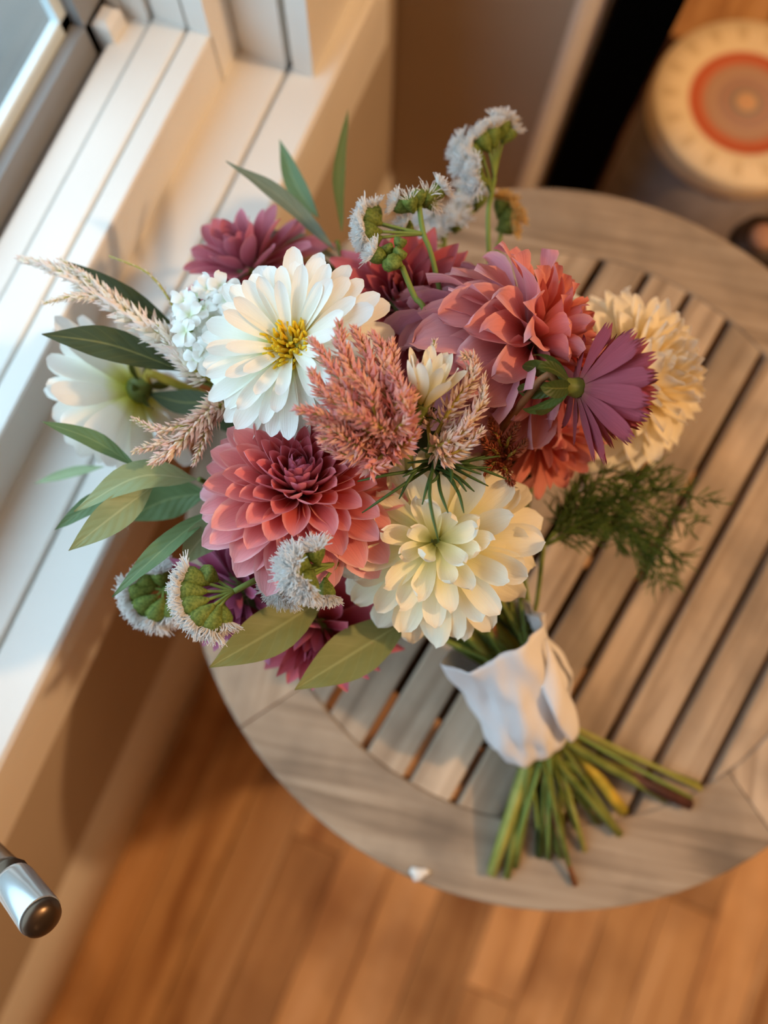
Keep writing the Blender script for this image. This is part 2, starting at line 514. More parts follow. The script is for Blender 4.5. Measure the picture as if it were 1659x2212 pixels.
for q in (-0.15, -0.05, 0.05, 0.15):  # dark boards added under the slats so the gaps read as shaded
    h = math.sqrt(0.232 ** 2 - q * q) - 0.012
    link('shade_batten', MB().bevbox((-h, q - 0.036, -0.014), (h, q + 0.036, 0), 0.002).mesh('shade_batten', M['teak_dark'], False), tbl.o, TM @ Matrix.Translation((0, 0, TZ - TH - 0.0008)))
mb = MB().box((-0.018, -0.018, 0), (0.018, 0.018, TZ - TH))
for k in range(4):
    a = 0.3 + k * PI / 2
    link('leg', mb.mesh('leg', M['teak_dark'], False), tbl.o, Matrix.Translation((0.25 * math.cos(a), 0.25 * math.sin(a), 0)) @ Matrix.Rotation(a, 4, 'Z'))
# small white scrap on the rim
p = at(905, 1887, CAM_Z - TZ - 0.001)
mb = MB()
pts = []
for k in range(9):
    a = 2 * PI * k / 9; r = 0.0065 * (1 + 0.3 * math.sin(3 * a + 1))
    pts.append((r * 1.2 * math.cos(a), r * .8 * math.sin(a), 0.0004))
top = [(x * .8, y * .8, 0.0022 + 0.001 * math.sin(7 * x * 300)) for x, y, z in pts]
mb.add(pts + top + [(0, 0, 0.0018)], [(k, (k + 1) % 9, 9 + (k + 1) % 9, 9 + k) for k in range(9)] + [(9 + k, 9 + (k + 1) % 9, 18) for k in range(9)] + [tuple(range(9))[::-1]])
o = link('petal_scrap', mb.mesh('petal_scrap', M['paint']), None, Matrix.Translation((p.x, p.y, TZ)) @ Matrix.Rotation(0.5, 4, 'Z'))
tag(o, 'small white scrap lying on the table rim near its edge', 'scrap')

# ---------------------------------------------------------------- things behind the table
o = link('black_panel', MB().bevbox((-0.0185, YB + 0.012, 0), (0.042, YB + 0.06, 1.9), 0.002).mesh('black_panel', M['black'], False))
tag(o, 'tall narrow matte black panel standing beside the pale wall trim', 'panel')
def drum():
    c = at(1615, 217, 0.90); r = 0.126; h = CAM_Z - 0.90
    t = Thing('patterned_drum', 'round drum with cream rim and terracotta ringed lid, behind the table', 'drum', Vector((c.x, c.y, 0)))
    side = simple_mat('drum_side', srgb(150, 140, 138), 0.7, 0.2, var=0.2, scale=30)
    mb = MB().lathe([(r * .93, 0), (r * .96, 0.02), (r * .985, h * .5), (r * .985, h - 0.03)], Matrix.Translation((c.x, c.y, 0)), 40)
    t.add('body', mb, side)
    # lid: woven concentric pattern
    m, nt = new_mat('drum_lid')
    tc = N(nt, 'ShaderNodeTexCoord'); ln = N(nt, 'ShaderNodeVectorMath', operation='LENGTH')
    fl = N(nt, 'ShaderNodeVectorMath', operation='MULTIPLY'); fl.inputs[1].default_value = (1, 1, 0)
    nt.links.new(tc.outputs['Object'], fl.inputs[0]); nt.links.new(fl.outputs[0], ln.inputs[0])
    d = math_n(nt, 'DIVIDE', ln.outputs['Value'], r)
    cream = srgb(240, 222, 188); terr = srgb(196, 96, 62)
    rr = ramp(nt, [(0.0, srgb(214, 170, 132)), (0.10, srgb(214, 170, 132)), (0.13, srgb(150, 140, 128)), (0.20, srgb(176, 140, 124)), (0.25, srgb(190, 146, 128)), (0.29, srgb(158, 138, 128)), (0.34, srgb(206, 160, 132)), (0.40, srgb(170, 146, 128)), (0.46, srgb(206, 140, 108)), (0.51, terr), (0.60, srgb(200, 104, 70)), (0.63, cream), (0.80, srgb(244, 226, 194)), (1.0, cream)])
    nt.links.new(d, rr.inputs[0])
    sp = N(nt, 'ShaderNodeSeparateXYZ'); nt.links.new(tc.outputs['Object'], sp.inputs[0])
    an = math_n(nt, 'ARCTAN2', sp.outputs[1], sp.outputs[0])
    w = math_n(nt, 'SINE', math_n(nt, 'MULTIPLY', an, 17.0))
    band = ramp(nt, [(0.7, (0, 0, 0, 1)), (0.76, (1, 1, 1, 1)), (0.88, (1, 1, 1, 1)), (0.94, (0, 0, 0, 1))]); nt.links.new(d, band.inputs[0])
    f = math_n(nt, 'MULTIPLY', math_n(nt, 'GREATER_THAN', w, 0.55), band.outputs[0])
    cc = mixc(nt, rr.outputs[0], srgb(186, 160, 108), math_n(nt, 'MULTIPLY', f, 0.45))
    finish(nt, cc, 0.6, 0.25)
    mb = MB().lathe([(r * .99, -0.032), (r, -0.028), (r, -0.006), (r * .975, 0), (r * .66, -0.001), (r * .63, -0.004), (r * .2, -0.004), (r * .12, -0.0025), (0.0005, -0.002)], None, 48)
    link('lid', mb.mesh('lid', m), t.o, Matrix.Translation((0, 0, h)))
drum()
# dark sheet added on the floor in place of the shade around the drum
m_shade = simple_mat('dark_shade', srgb(84, 58, 42), 0.95, 0.05, c2=srgb(52, 34, 28), scale=22)
o = link('shade_sheet', MB().bevbox((0.055, 0.62, 0.0), (1.1, 1.28, 0.012), 0.004).mesh('shade_sheet', m_shade, False))
tag(o, 'dark brown sheet on the floor under the patterned drum, in place of shade', 'shade_sheet')
# turned post at the right edge
def post():
    c = at(1652, 512, 0.80)
    t = Thing('turned_post', 'dark turned wooden post with pale top at the right edge behind the table', 'post', Vector((c.x, c.y, 0)))
    m_p = simple_mat('dark_stained_wood', srgb(52, 36, 28), 0.5, 0.3, var=.3, scale=30)
    m_t = simple_mat('pale_cap', srgb(176, 132, 108), 0.6, 0.3)
    h = CAM_Z - 0.80
    t.add('shaft', MB().lathe([(0.030, 0), (0.030, h * .2), (0.024, h * .3), (0.030, h * .6), (0.026, h - .04), (0.034, h - .02), (0.030, h - .004)], Matrix.Translation((c.x, c.y, 0)), 24), m_p)
    t.add('cap', MB().lathe([(0.016, h - .006), (0.017, h), (0.012, h + .006), (0.0005, h + .008)], Matrix.Translation((c.x, c.y, 0)), 20), m_t)
post()
# window crank with its dark arm and bright knob
def crank():
    m_d = simple_mat('bronze_metal', srgb(92, 76, 62), 0.3, 0.5, metal=0.8)
    m_s = simple_mat('satin_metal', srgb(200, 205, 206), 0.22, 0.5, metal=0.75)
    end = at(88, 1980, 0.40); back = at(28, 1900, 0.425); root = at(-70, 1800, 0.50)
    a = (end - back).normalized()
    t = Thing('window_crank', 'bronze window crank with bright cylindrical knob in the lower left', 'handle', root)
    base = Vector((-0.262, root.y, SILL))
    t.add('base', MB().lathe([(0.022, 0), (0.022, 0.012), (0.016, 0.02), (0.01, 0.024)], Matrix.Translation(base), 20), m_d)
    t.add('arm', MB().tube(spline([base + Vector((0, 0, 0.018)), base.lerp(root, .5) + Vector((0, 0, .02)), root, at(-20, 1860, .465), back - a * 0.002], 14), [0.008] * 9 + [0.009, .0095, .0095, .009, .0085, .0095], 12), m_d)
    q = a.to_track_quat('Z', 'Y').to_matrix().to_4x4()
    Mx = Matrix.Translation(back) @ q
    L = (end - back).length
    r = 0.0098
    k = t.add('knob', MB().lathe([(r * .8, -0.001), (r * .95, 0.001), (r, 0.004), (r * 1.03, L - .001), (r, L)], Mx, 32), m_s)
    t.sub('knob_cap', MB().lathe([(r * .995, L - .0005), (r * .93, L + .0025), (r * .7, L + .0045), (r * .35, L + .0055), (0.0003, L + .0058)], Mx, 32), m_d, k)
crank()


# ================================================================ bouquet
GOLD = PI * (3 - math.sqrt(5))
TIPS = {  # silhouette of a petal: (position along it, share of its width)
    'round': [(0, .30), (.25, .60), (.5, .90), (.7, 1.0), (.85, .90), (.94, .66), (.985, .36), (1, .10)],
    'oval': [(0, .34), (.25, .74), (.5, 1.0), (.7, .95), (.85, .70), (.94, .42), (.985, .18), (1, .02)],
    'point': [(0, .42), (.2, .78), (.45, 1.0), (.65, .90), (.82, .56), (.93, .25), (.985, .08), (1, .01)],
    'strap': [(0, .34), (.2, .62), (.45, .92), (.7, 1.0), (.88, .92), (.95, .80), (.985, .66), (1, .5)],
}
TS = [0, .14, .3, .46, .62, .76, .87, .95, 1.0]
def interp(tab, t):
    for (a, x), (b, y) in zip(tab, tab[1:]):
        if t <= b:
            k = (t - a) / (b - a); return x + (y - x) * k
    return tab[-1][1]
def petal_mesh(name, mat, wr, tip, cup0, cup1, bend, curl=0.0, ruffle=0.0, notch=0.0, seed=0, nu=6, twist=0.0):
    """unit-length petal: base at the origin, runs along y, inner face up (z)"""
    rg = random.Random(seed)
    ph = rg.random() * 6
    tab = TIPS[tip]
    v, uv, f = [], [], []
    y = z = 0.0; pt = 0.0
    us = [-1 + 2 * k / nu for k in range(nu + 1)]
    for t in TS:
        al = bend * t + curl * max(0, (t - .6) / .4) ** 2
        y += math.cos(al) * (t - pt); z += math.sin(al) * (t - pt); pt = t
        w = 0.5 * wr * interp(tab, t)
        c = max(0.03, lerp(cup0, cup1, t))
        tw = twist * t
        for u in us:
            lx = w / c * math.sin(u * c)
            lz = w / c * (1 - math.cos(u * c))
            lz += ruffle * wr * t * (abs(u) ** 1.5) * math.sin(ph + 5 * t + 2.2 * u)
            lx, lz = lx * math.cos(tw) - lz * math.sin(tw), lx * math.sin(tw) + lz * math.cos(tw)
            dy = -notch * (t ** 3) * (0.5 - 0.5 * math.cos(u * 2 * PI * 1.5)) if notch else 0
            v.append((lx, y + dy - math.sin(al) * lz, z + math.cos(al) * lz)); uv.append((0.5 + u / 2, t))
    m = nu + 1
    for i in range(len(TS) - 1):
        for k in range(nu):
            a = i * m + k; f.append((a, a + 1, a + 1 + m, a + m))
    return MB().add(v, f, uv).mesh(name, mat)

# stems run from each bloom through the binding to the table top
BIND = at(1137, 1500, 0.555)
WA0 = at(1148, 1588, 0.582)          # lower end of the wrap
WA1 = at(1066, 1372, 0.512)          # upper end
WAX = (WA1 - WA0).normalized()
def bind_pt(k, n=18, rad=0.017, along=0.0):
    a = k * GOLD; r = rad * math.sqrt((k + .5) / n)
    e1 = WAX.orthogonal().normalized(); e2 = WAX.cross(e1)
    return BIND + WAX * along + (e1 * math.cos(a) + e2 * math.sin(a)) * r
# lower stem ends seen on the table: pixel, radius, colour
M['stem_light'] = simple_mat('stem_light_green', srgb(186, 184, 100), 0.45, 0.35, 0.15, c2=srgb(150, 156, 70), scale=60)
M['stem_green'] = simple_mat('stem_green', srgb(142, 148, 72), 0.45, 0.35, 0.15, c2=srgb(100, 114, 46), scale=60)
M['stem_dark'] = simple_mat('stem_dark_green', srgb(62, 78, 36), 0.5, 0.35, c2=srgb(40, 52, 24), scale=60)
M['stem_yellow'] = simple_mat('stem_yellow_green', srgb(206, 176, 66), 0.5, 0.3, c2=srgb(142, 138, 50), scale=50)
M['stem_brown'] = simple_mat('stem_red_brown', srgb(160, 104, 58), 0.55, 0.3, c2=srgb(100, 56, 36), scale=60)
M['stem_plum'] = simple_mat('stem_plum_brown', srgb(88, 54, 50), 0.55, 0.3, c2=srgb(64, 38, 36), scale=60)
TIP = [((1062, 1888), .0042, 'stem_light'), ((1095, 1895), .0030, 'stem_green'), ((1112, 1872), .0030, 'stem_green'),
       ((1165, 1850), .0034, 'stem_dark'), ((1242, 1912), .0021, 'stem_brown'), ((1262, 1838), .0021, 'stem_light'),
       ((1212, 1852), .0026, 'stem_green'), ((1338, 1802), .0032, 'stem_green'), ((1345, 1752), .0050, 'stem_yellow'),
       ((1490, 1738), .0046, 'stem_plum'), ((1437, 1726), .0034, 'stem_green'), ((1514, 1704), .0022, 'stem_light'),
       ((1365, 1668), .0036, 'stem_light'), ((1290, 1790), .0024, 'stem_dark'), ((1180, 1868), .0024, 'stem_dark'),
       ((1085, 1862), .0036, 'stem_light'), ((1235, 1800), .0026, 'stem_dark'), ((1310, 1740), .0026, 'stem_dark')]
tip_i = [0]
def stem_path(head, axis, k=None, n=22):
    """points from the bloom down to the table, with radius list and material"""
    if k is None:
        k = tip_i[0] % len(TIP); tip_i[0] += 1
    (px, py), r, mt = TIP[k]
    e = at(px, py, CAM_Z - TZ - r - 0.0005)
    b1 = bind_pt(k, along=0.03); b0 = bind_pt(k, along=-0.028)
    mid = head - axis * 0.05
    pts = spline([head, head - axis * 0.012 - BACK * .006, mid.lerp(b1, .35) - axis * .004 - BACK * (.03 + .03 * max(0, -axis.dot(BACK))), b1, b0, e], n)
    pts = [Vector((p.x, p.y, max(p.z, TZ + r + 0.0005))) for p in pts]
    rr = [lerp(0.0019, r, min(1, i / (n * .6))) for i in range(n + 1)]
    return pts, rr, M[mt]

def frame(pos, axis, spin=0.0):
    q = axis.to_track_quat('Z', 'Y').to_matrix().to_4x4()
    return Matrix.Translation(pos) @ q @ Matrix.Rotation(spin, 4, 'Z')

M['calyx'] = simple_mat('calyx_green', srgb(120, 128, 58), 0.5, 0.3, 0.15, c2=srgb(88, 100, 44), scale=120)
M['sepal'] = leaf_mat('sepal_green', srgb(66, 82, 32), srgb(92, 104, 44), srgb(120, 124, 60))

def dahlia(name, label, pos, axis, mat, n, R_, th, Lr, wr, tip, cup, bend, r0=0.009, h0=0.008, spin=0.0, pw=1.0, jit=6.0,
           ruffle=0.05, notch=0.0, curl=(0, 0), tints=None, tiers=6, seed=1, sepals=5, sep_len=0.4, twist=0.25, stem_k=None, droop=None,
           group='dahlias in the bouquet', keep=None, cat='flower', sep_th=120):
    """golden-angle bloom; every petal is a part. th: tilt from the axis of the innermost / outermost petals"""
    rg = random.Random(seed)
    F = frame(pos, axis, spin)
    t = Thing(name, label, cat, F, group)
    VAR = 3
    meshes = {}
    for ti in range(tiers):
        k = (ti + .5) / tiers
        for va in range(VAR):
            w = lerp(wr[0], wr[1], k) * rg.uniform(.9, 1.1)
            c = lerp(cup[0], cup[1], k) * rg.uniform(.85, 1.15)
            meshes[ti, va] = petal_mesh('petal', mat, w, tip, c * 1.25, c * .75, lerp(bend[0], bend[1], k) + rg.uniform(-.12, .12),
                                        lerp(curl[0], curl[1], k) + rg.uniform(-.15, .15), ruffle * rg.uniform(.5, 1.6), notch,
                                        seed * 100 + ti * 10 + va, 6, rg.uniform(-twist, twist) * k)
    for i in range(n):
        k = (i + .5) / n
        phi = i * GOLD + rg.uniform(-.10, .10)
        a = R(lerp(th[0], th[1], k ** pw) + rg.uniform(-jit, jit))
        rad = Vector((math.cos(phi), math.sin(phi), 0)); ax = Vector((0, 0, 1))
        if keep and not keep(k, phi): continue
        d = ax * math.cos(a) + rad * math.sin(a)
        up = ax * math.sin(a) - rad * math.cos(a)
        xx = d.cross(up)
        L = R_ * lerp(Lr[0], Lr[1], k ** 0.8) * rg.uniform(.92, 1.06)
        base = rad * (r0 * math.sqrt(k)) + ax * (h0 * (1 - k) ** 1.0)
        Mx = Matrix((xx, d, up)).transposed().to_4x4()
        Mx = Matrix.Translation(base) @ Mx @ Matrix.Rotation(rg.uniform(-.12, .12), 4, 'Y') @ Matrix.Scale(L, 4)
        o = link('petal', meshes[min(tiers - 1, int(k * tiers)), rg.randrange(VAR)], t.o, Mx)
        if tints:
            u = k * (len(tints) - 1); j = min(int(u), len(tints) - 2); u -= j
            o.color = tuple(lerp(tints[j][q], tints[j + 1][q], u) for q in range(3)) + (1,)
    # green receptacle behind the petals, its sepals, and the stem
    link('calyx', MB().lathe([(0.0021, -0.012), (0.0045, -0.0095), (r0 * .85, -0.005), (r0 * 1.0, -0.001), (r0 * .8, h0 * .5), (0.0004, h0 * .9)], None, 14).mesh('calyx', M['calyx']), t.o)
    if sepals:
        sm = petal_mesh('sepal', M['sepal'], .42, 'oval', .5, .4, -.5, -.6, seed=seed)
        for k in range(sepals):
            phi = 2 * PI * k / sepals + .3; a = R(sep_th + rg.uniform(-10, 10))
            rad = Vector((math.cos(phi), math.sin(phi), 0)); ax = Vector((0, 0, 1))
            d = ax * math.cos(a) + rad * math.sin(a); up = ax * math.sin(a) - rad * math.cos(a)
            Mx = Matrix.Translation(rad * r0 * .6 - ax * .007) @ Matrix((d.cross(up), d, up)).transposed().to_4x4() @ Matrix.Scale(R_ * sep_len, 4)
            link('sepal', sm, t.o, Mx)
    pts, rr, mt = stem_path(pos - axis * 0.010, axis, stem_k)
    t.add('stem', MB().tube(pts, rr, 7), mt)
    return t

# petal pigments
M['white'] = petal_mat('white_petal', [(0, srgb(208, 206, 60)), (.13, srgb(232, 232, 140)), (.30, srgb(249, 248, 232)), (1, srgb(252, 251, 247))], vein=.04, transl=.30, jitter=.03)
M['cream'] = petal_mat('cream_petal', [(0, srgb(206, 204, 110)), (.25, srgb(244, 240, 184)), (.6, srgb(251, 246, 218)), (1, srgb(253, 248, 232))], vein=.05, transl=.32, jitter=.04)
M['ivory'] = petal_mat('ivory_petal', [(0, srgb(250, 228, 160)), (.4, srgb(253, 243, 214)), (1, srgb(254, 250, 238))], vein=.05, transl=.40, jitter=.05)
M['coral'] = petal_mat('coral_petal', [(0, srgb(176, 50, 50)), (.35, srgb(220, 104, 100)), (.75, srgb(230, 140, 140)), (1, srgb(238, 164, 166))], back=srgb(224, 160, 176), edge=srgb(250, 208, 206), edge_w=.40, vein=.10, transl=.26)
M['dusty'] = petal_mat('dusty_pink_petal', [(0, srgb(208, 100, 84)), (.35, srgb(228, 142, 128)), (.75, srgb(228, 158, 154)), (1, srgb(224, 160, 162))], back=srgb(226, 166, 182), edge=srgb(244, 194, 184), edge_w=.22, vein=.12, transl=.28)
M['rose'] = petal_mat('deep_rose_petal', [(0, srgb(150, 36, 50)), (.4, srgb(192, 72, 84)), (1, srgb(222, 126, 134))], back=srgb(204, 116, 136), edge=srgb(216, 136, 140), edge_w=.2, vein=.12, transl=.25)
M['mauve'] = petal_mat('mauve_petal', [(0, srgb(150, 56, 84)), (.5, srgb(180, 92, 118)), (1, srgb(206, 136, 158))], back=srgb(196, 128, 156), edge=srgb(220, 164, 180), edge_w=.25, vein=.12, transl=.25)
M['purple'] = petal_mat('purple_petal', [(0, srgb(190, 140, 110)), (.12, srgb(168, 84, 96)), (.5, srgb(156, 58, 80)), (1, srgb(166, 62, 78))], back=srgb(160, 76, 88), vein=.35, transl=.22)

# 1 open white dahlia with yellow centre
axA = img((-.22, .10, .97))
A = dahlia('dahlia', 'open white dahlia with a yellow centre, nearest the window', at(632, 752, .372), axA, M['white'], 98, .0470,
           (52, 122), (.66, 1.04), (.27, .31), 'round', (.75, .45), (.0, -.34), r0=.0125, h0=.003, pw=.95, jit=11, ruffle=.03, curl=(.2, .1), seed=11, spin=.4)
M['stamen'] = simple_mat('yellow_floret', srgb(255, 236, 90), 0.5, 0.3, 0.5, c2=srgb(252, 216, 40), scale=400)
rg = random.Random(5)
for k in range(84):
    a = k * GOLD; r = .0098 * math.sqrt((k + .5) / 84)
    b = Vector((r * math.cos(a), r * math.sin(a), .0025)); d = Vector((math.cos(a) * r * 45, math.sin(a) * r * 45, 1)).normalized()
    d = (d + Vector((rg.uniform(-.35, .35), rg.uniform(-.35, .35), 0))).normalized()
    L = rg.uniform(.006, .0105)
    mb = MB().tube([b, b + d * L * .6, b + d * L + Vector((rg.uniform(-1, 1), rg.uniform(-1, 1), 0)) * .0018], [.0010, .0009, .0006], 5)
    link('disc_floret', mb.mesh('disc_floret', M['stamen']), A.o)

# 2 coral formal dahlia with a tight magenta centre
tB = [(.66, .32, .46), (.80, .48, .56), (1.0, .82, .78), (1.03, 1.08, 1.08), (1.06, 1.25, 1.35)]
dahlia('dahlia', 'coral pink dahlia with tightly rolled magenta centre', at(650, 1066, .400), img((.05, .54, .84)), M['coral'], 146, .0490,
       (4, 102), (.32, .98), (.52, .50), 'oval', (1.6, .66), (.55, -.16), r0=.0125, h0=.014, pw=.80, jit=4, ruffle=.02, tints=tB, tiers=8, seed=22, twist=.1)

# 3 cream dahlia in front
dahlia('dahlia', 'cream dahlia with loosely twisted petals, just above the white wrap', at(942, 1172, .412), img((-.06, .08, .99)), M['cream'], 76, .0530,
       (30, 116), (.62, 1.0), (.32, .43), 'round', (.85, .5), (.20, -.38), r0=.012, h0=.008, pw=.78, jit=13, ruffle=.20, curl=(.5, -.2), seed=33, twist=.7)

# 4 big dusty pink dahlia seen from the side
dahlia('dahlia', 'large dusty pink dahlia turned sideways with curled back petals', at(1118, 752, .402), img((.80, .30, .30)), M['dusty'], 140, .0605,
       (6, 150), (.40, 1.0), (.36, .62), 'oval', (1.1, .65), (.25, -.62), r0=.017, h0=.016, pw=.85, jit=9, ruffle=.22, curl=(.1, -.7),
       tints=[(.95, .62, .50), (1, .80, .74), (1, .96, 1.02), (1, 1.06, 1.22)], tiers=8, seed=44, twist=.7)

# 5 small purple dahlia seen from behind
dahlia('dahlia', 'small plum purple dahlia seen from behind with green sepals', at(1250, 838, .358), img((.93, -.06, -.30)), M['purple'], 84, .0350,
       (10, 70), (.80, 1.0), (.24, .30), 'strap', (.5, .35), (.12, .02), r0=.0052, h0=.004, pw=1.0, jit=4, ruffle=.05, notch=.14, seed=55, sepals=7, sep_len=.66, sep_th=135)

# 6 ivory ball dahlia at the right
dahlia('dahlia', 'glowing ivory ball dahlia at the right edge of the bouquet', at(1335, 822, .470), img((.55, .12, .75)), M['ivory'], 130, .0400,
       (5, 128), (.45, 1.0), (.62, .80), 'point', (1.0, .7), (.45, -.20), r0=.030, h0=.032, pw=.85, jit=7, ruffle=.10, tiers=7, seed=66)

# 7 deep rose dahlia in the middle
dahlia('dahlia', 'deep rose dahlia half hidden between the white and the dusty pink one', at(872, 668, .43), img((-.05, .25, .95)), M['rose'], 74, .0480,
       (8, 108), (.40, 1.0), (.42, .50), 'point', (1.0, .5), (.4, -.3), r0=.014, h0=.012, seed=77, jit=8, ruffle=.08, tints=[(.62, .5, .55), (.9, .85, .85), (1.05, 1.1, 1.1)])

# 8 mauve dahlia behind the white one
dahlia('dahlia', 'blurred mauve dahlia behind the white dahlia, towards the window', at(545, 590, .465), img((-.35, .55, .65)), M['mauve'], 54, .0480,
       (10, 112), (.45, 1.0), (.44, .54), 'oval', (.9, .5), (.3, -.3), r0=.012, h0=.010, seed=88, jit=9, tints=[(.9, .66, .6), (1.1, .96, .84), (1.15, 1.06, .92)])

# 9 white dahlia turned away, over the window sill
dahlia('dahlia', 'white dahlia turned to the window, its green back over the sill', at(296, 845, .462), img((-.80, -.30, -.42)), M['white'], 40, .0530,
       (40, 84), (.85, 1.0), (.34, .40), 'round', (.45, .30), (.10, -.05), r0=.009, h0=.004, seed=99, jit=5, sepals=6, sep_len=.3, sep_th=100)

# 10 purple-mauve dahlia low at the left
dahlia('dahlia', 'mauve dahlia low at the left, below the coral one', at(520, 1268, .452), img((-.35, -.45, .70)), M['mauve'], 58, .0440,
       (8, 112), (.42, 1.0), (.36, .44), 'point', (.9, .45), (.4, -.25), r0=.012, h0=.010, seed=101, jit=8, tints=[(.7, .42, .60), (.92, .8, .98), (1.02, 1.02, 1.12)])

# 11 magenta dahlia at the bottom
dahlia('dahlia', 'magenta pink dahlia at the bottom between two broad leaves', at(690, 1345, .470), img((-.15, -.55, .70)), M['rose'], 56, .0470,
       (8, 114), (.42, 1.0), (.34, .44), 'point', (.9, .45), (.4, -.25), r0=.012, h0=.010, seed=112, jit=9, tints=[(.85, .6, .8), (1, .95, 1.1), (1.05, 1.1, 1.35)])

# 12 small coral dahlia under the big one
dahlia('dahlia', 'coral dahlia hanging below the large dusty pink one', at(1165, 925, .445), img((.35, -.50, .45)), M['dusty'], 44, .0440,
       (10, 118), (.5, 1.0), (.40, .52), 'oval', (.9, .45), (.3, -.4), r0=.012, h0=.010, seed=123, jit=10, ruffle=.12, tints=[(.8, .5, .4), (.98, .78, .66), (1, .86, .76)])

# 13 cream bud among the celosia
dahlia('dahlia', 'half open cream dahlia bud among the pink celosia spikes', at(912, 872, .362), img((.30, .80, .52)), M['cream'], 17, .0270,
       (8, 34), (.86, 1.0), (.28, .36), 'oval', (.7, .45), (.12, .05), r0=.0045, h0=.002, seed=134, jit=4, sepals=5, sep_len=.4, sep_th=60)

# ---------------------------------------------------------------- cloth wrap round the stems
def wrap():
    m, nt = new_mat('white_cloth')
    tc = N(nt, 'ShaderNodeTexCoord')
    nz = N(nt, 'ShaderNodeTexNoise'); nz.inputs['Scale'].default_value = 900; nz.inputs['Detail'].default_value = 2
    nt.links.new(tc.outputs['Object'], nz.inputs[0])
    finish(nt, (0.93, 0.92, 0.93, 1), 0.8, 0.15, 0.15, bump=nz.outputs[0], bump_d=0.0002, sheen=0.2)
    L = (WA1 - WA0).length
    e1 = (RIGHT - WAX * RIGHT.dot(WAX)).normalized()     # image right
    e2 = WAX.cross(e1)
    if e2.dot(BACK) < 0: e2 = -e2                         # towards the camera
    nt_, ns = 84, 22
    turns = 1.32
    v, uv, f = [], [], []
    for i in range(nt_ + 1):
        a = -2.1 + 2 * PI * turns * i / nt_
        k = i / nt_
        roll = lerp(0.0265, 0.0315, k)
        # slanted, pointed upper hem: tall at the right, a corner at the left
        ca = math.cos(a)
        top = 1.0 + 0.10 * math.cos(a - 0.5) + 0.10 * max(0, math.cos(a - 2.75)) ** 6 - 0.05 * math.cos(2 * a + .6)
        bot = 0.02 * math.sin(2 * a + 1) + 0.05 * k
        for j in range(ns + 1):
            s_ = j / ns
            h = lerp(bot, top, s_)
            fold = 0.0022 * math.sin(3 * a + 5.0 * s_ + 1.0) * (0.4 + s_) + 0.0013 * math.sin(7 * a - 6 * s_) + 0.0009 * math.sin(11 * a + 9 * s_)
            fold += 0.0030 * noise.noise(Vector((ca * 2.2, math.sin(a) * 2.2, s_ * 3.0 + 3.7))) + 0.0016 * noise.noise(Vector((ca * 5, math.sin(a) * 5, s_ * 7)))
            flare = 0.0045 * max(0, s_ - .55) ** 2 * 5 + 0.003 * math.sin(PI * s_)
            bulge = 0.006 * max(0, math.cos(a + .15)) * math.exp(-((s_ - .42) / .28) ** 2)
            r = roll + fold + flare + bulge - 0.004 * (1 - s_) * (1 - abs(ca))
            v.append(WA0 + WAX * (h * L) + (e1 * math.cos(a) + e2 * math.sin(a)) * r); uv.append((k, s_))
    w = ns + 1
    for i in range(nt_):
        for j in range(ns):
            q = i * w + j; f.append((q, q + 1, q + w + 1, q + w))
    zmin = TZ + 0.0012
    v = [Vector((p.x, p.y, max(p.z, zmin))) for p in v]
    t = Thing('cloth_wrap', 'white cloth wrapped around the stems of the bouquet', 'wrap', WA0)
    o = t.add('cloth', MB().add(v, f, uv), m)
    md = o.modifiers.new('thickness', 'SOLIDIFY'); md.thickness = 0.0009
    # the loose outer edge, folded over on itself
    v, uv, f = [], [], []
    for i in range(9):
        u = i / 8
        for j in range(17):
            s_ = j / 16
            a = 0.15 + 0.55 * u + 0.25 * math.sin(2.2 * s_)
            r = 0.0345 + 0.0022 * math.sin(PI * u) + 0.0045 * math.sin(PI * s_) + 0.0012 * math.sin(9 * s_ + 2 * u)
            v.append(WA0 + WAX * (lerp(.10, .98 - .25 * u, s_) * L) + (e1 * math.cos(a) + e2 * math.sin(a)) * r); uv.append((u, s_))
    for i in range(8):
        for j in range(16):
            q = i * 17 + j; f.append((q, q + 1, q + 18, q + 17))
    o = t.add('fold', MB().add(v, f, uv), m)
    md = o.modifiers.new('thickness', 'SOLIDIFY'); md.thickness = 0.0012
wrap()

# ---------------------------------------------------------------- leaves
M['leaf_dark'] = leaf_mat('leaf_dark_green', srgb(50, 58, 24), srgb(66, 76, 38), srgb(122, 120, 66), .12, .6)
M['leaf_mid'] = leaf_mat('leaf_mid_green', srgb(84, 116, 70), srgb(104, 130, 84), srgb(130, 150, 100), .2)
M['leaf_pale'] = leaf_mat('leaf_pale_green', srgb(150, 168, 122), srgb(152, 170, 126), srgb(176, 190, 146), .25)
M['leaf_olive'] = leaf_mat('leaf_olive_green', srgb(136, 140, 80), srgb(140, 144, 86), srgb(164, 168, 110), .25)
M['leaf_grey'] = leaf_mat('leaf_grey_green', srgb(98, 122, 106), srgb(128, 148, 132), srgb(150, 166, 148), .2)
LEAF = [(0, .06), (.06, .22), (.16, .52), (.3, .82), (.45, 1.0), (.6, .94), (.74, .70), (.86, .40), (.95, .14), (1, .01)]
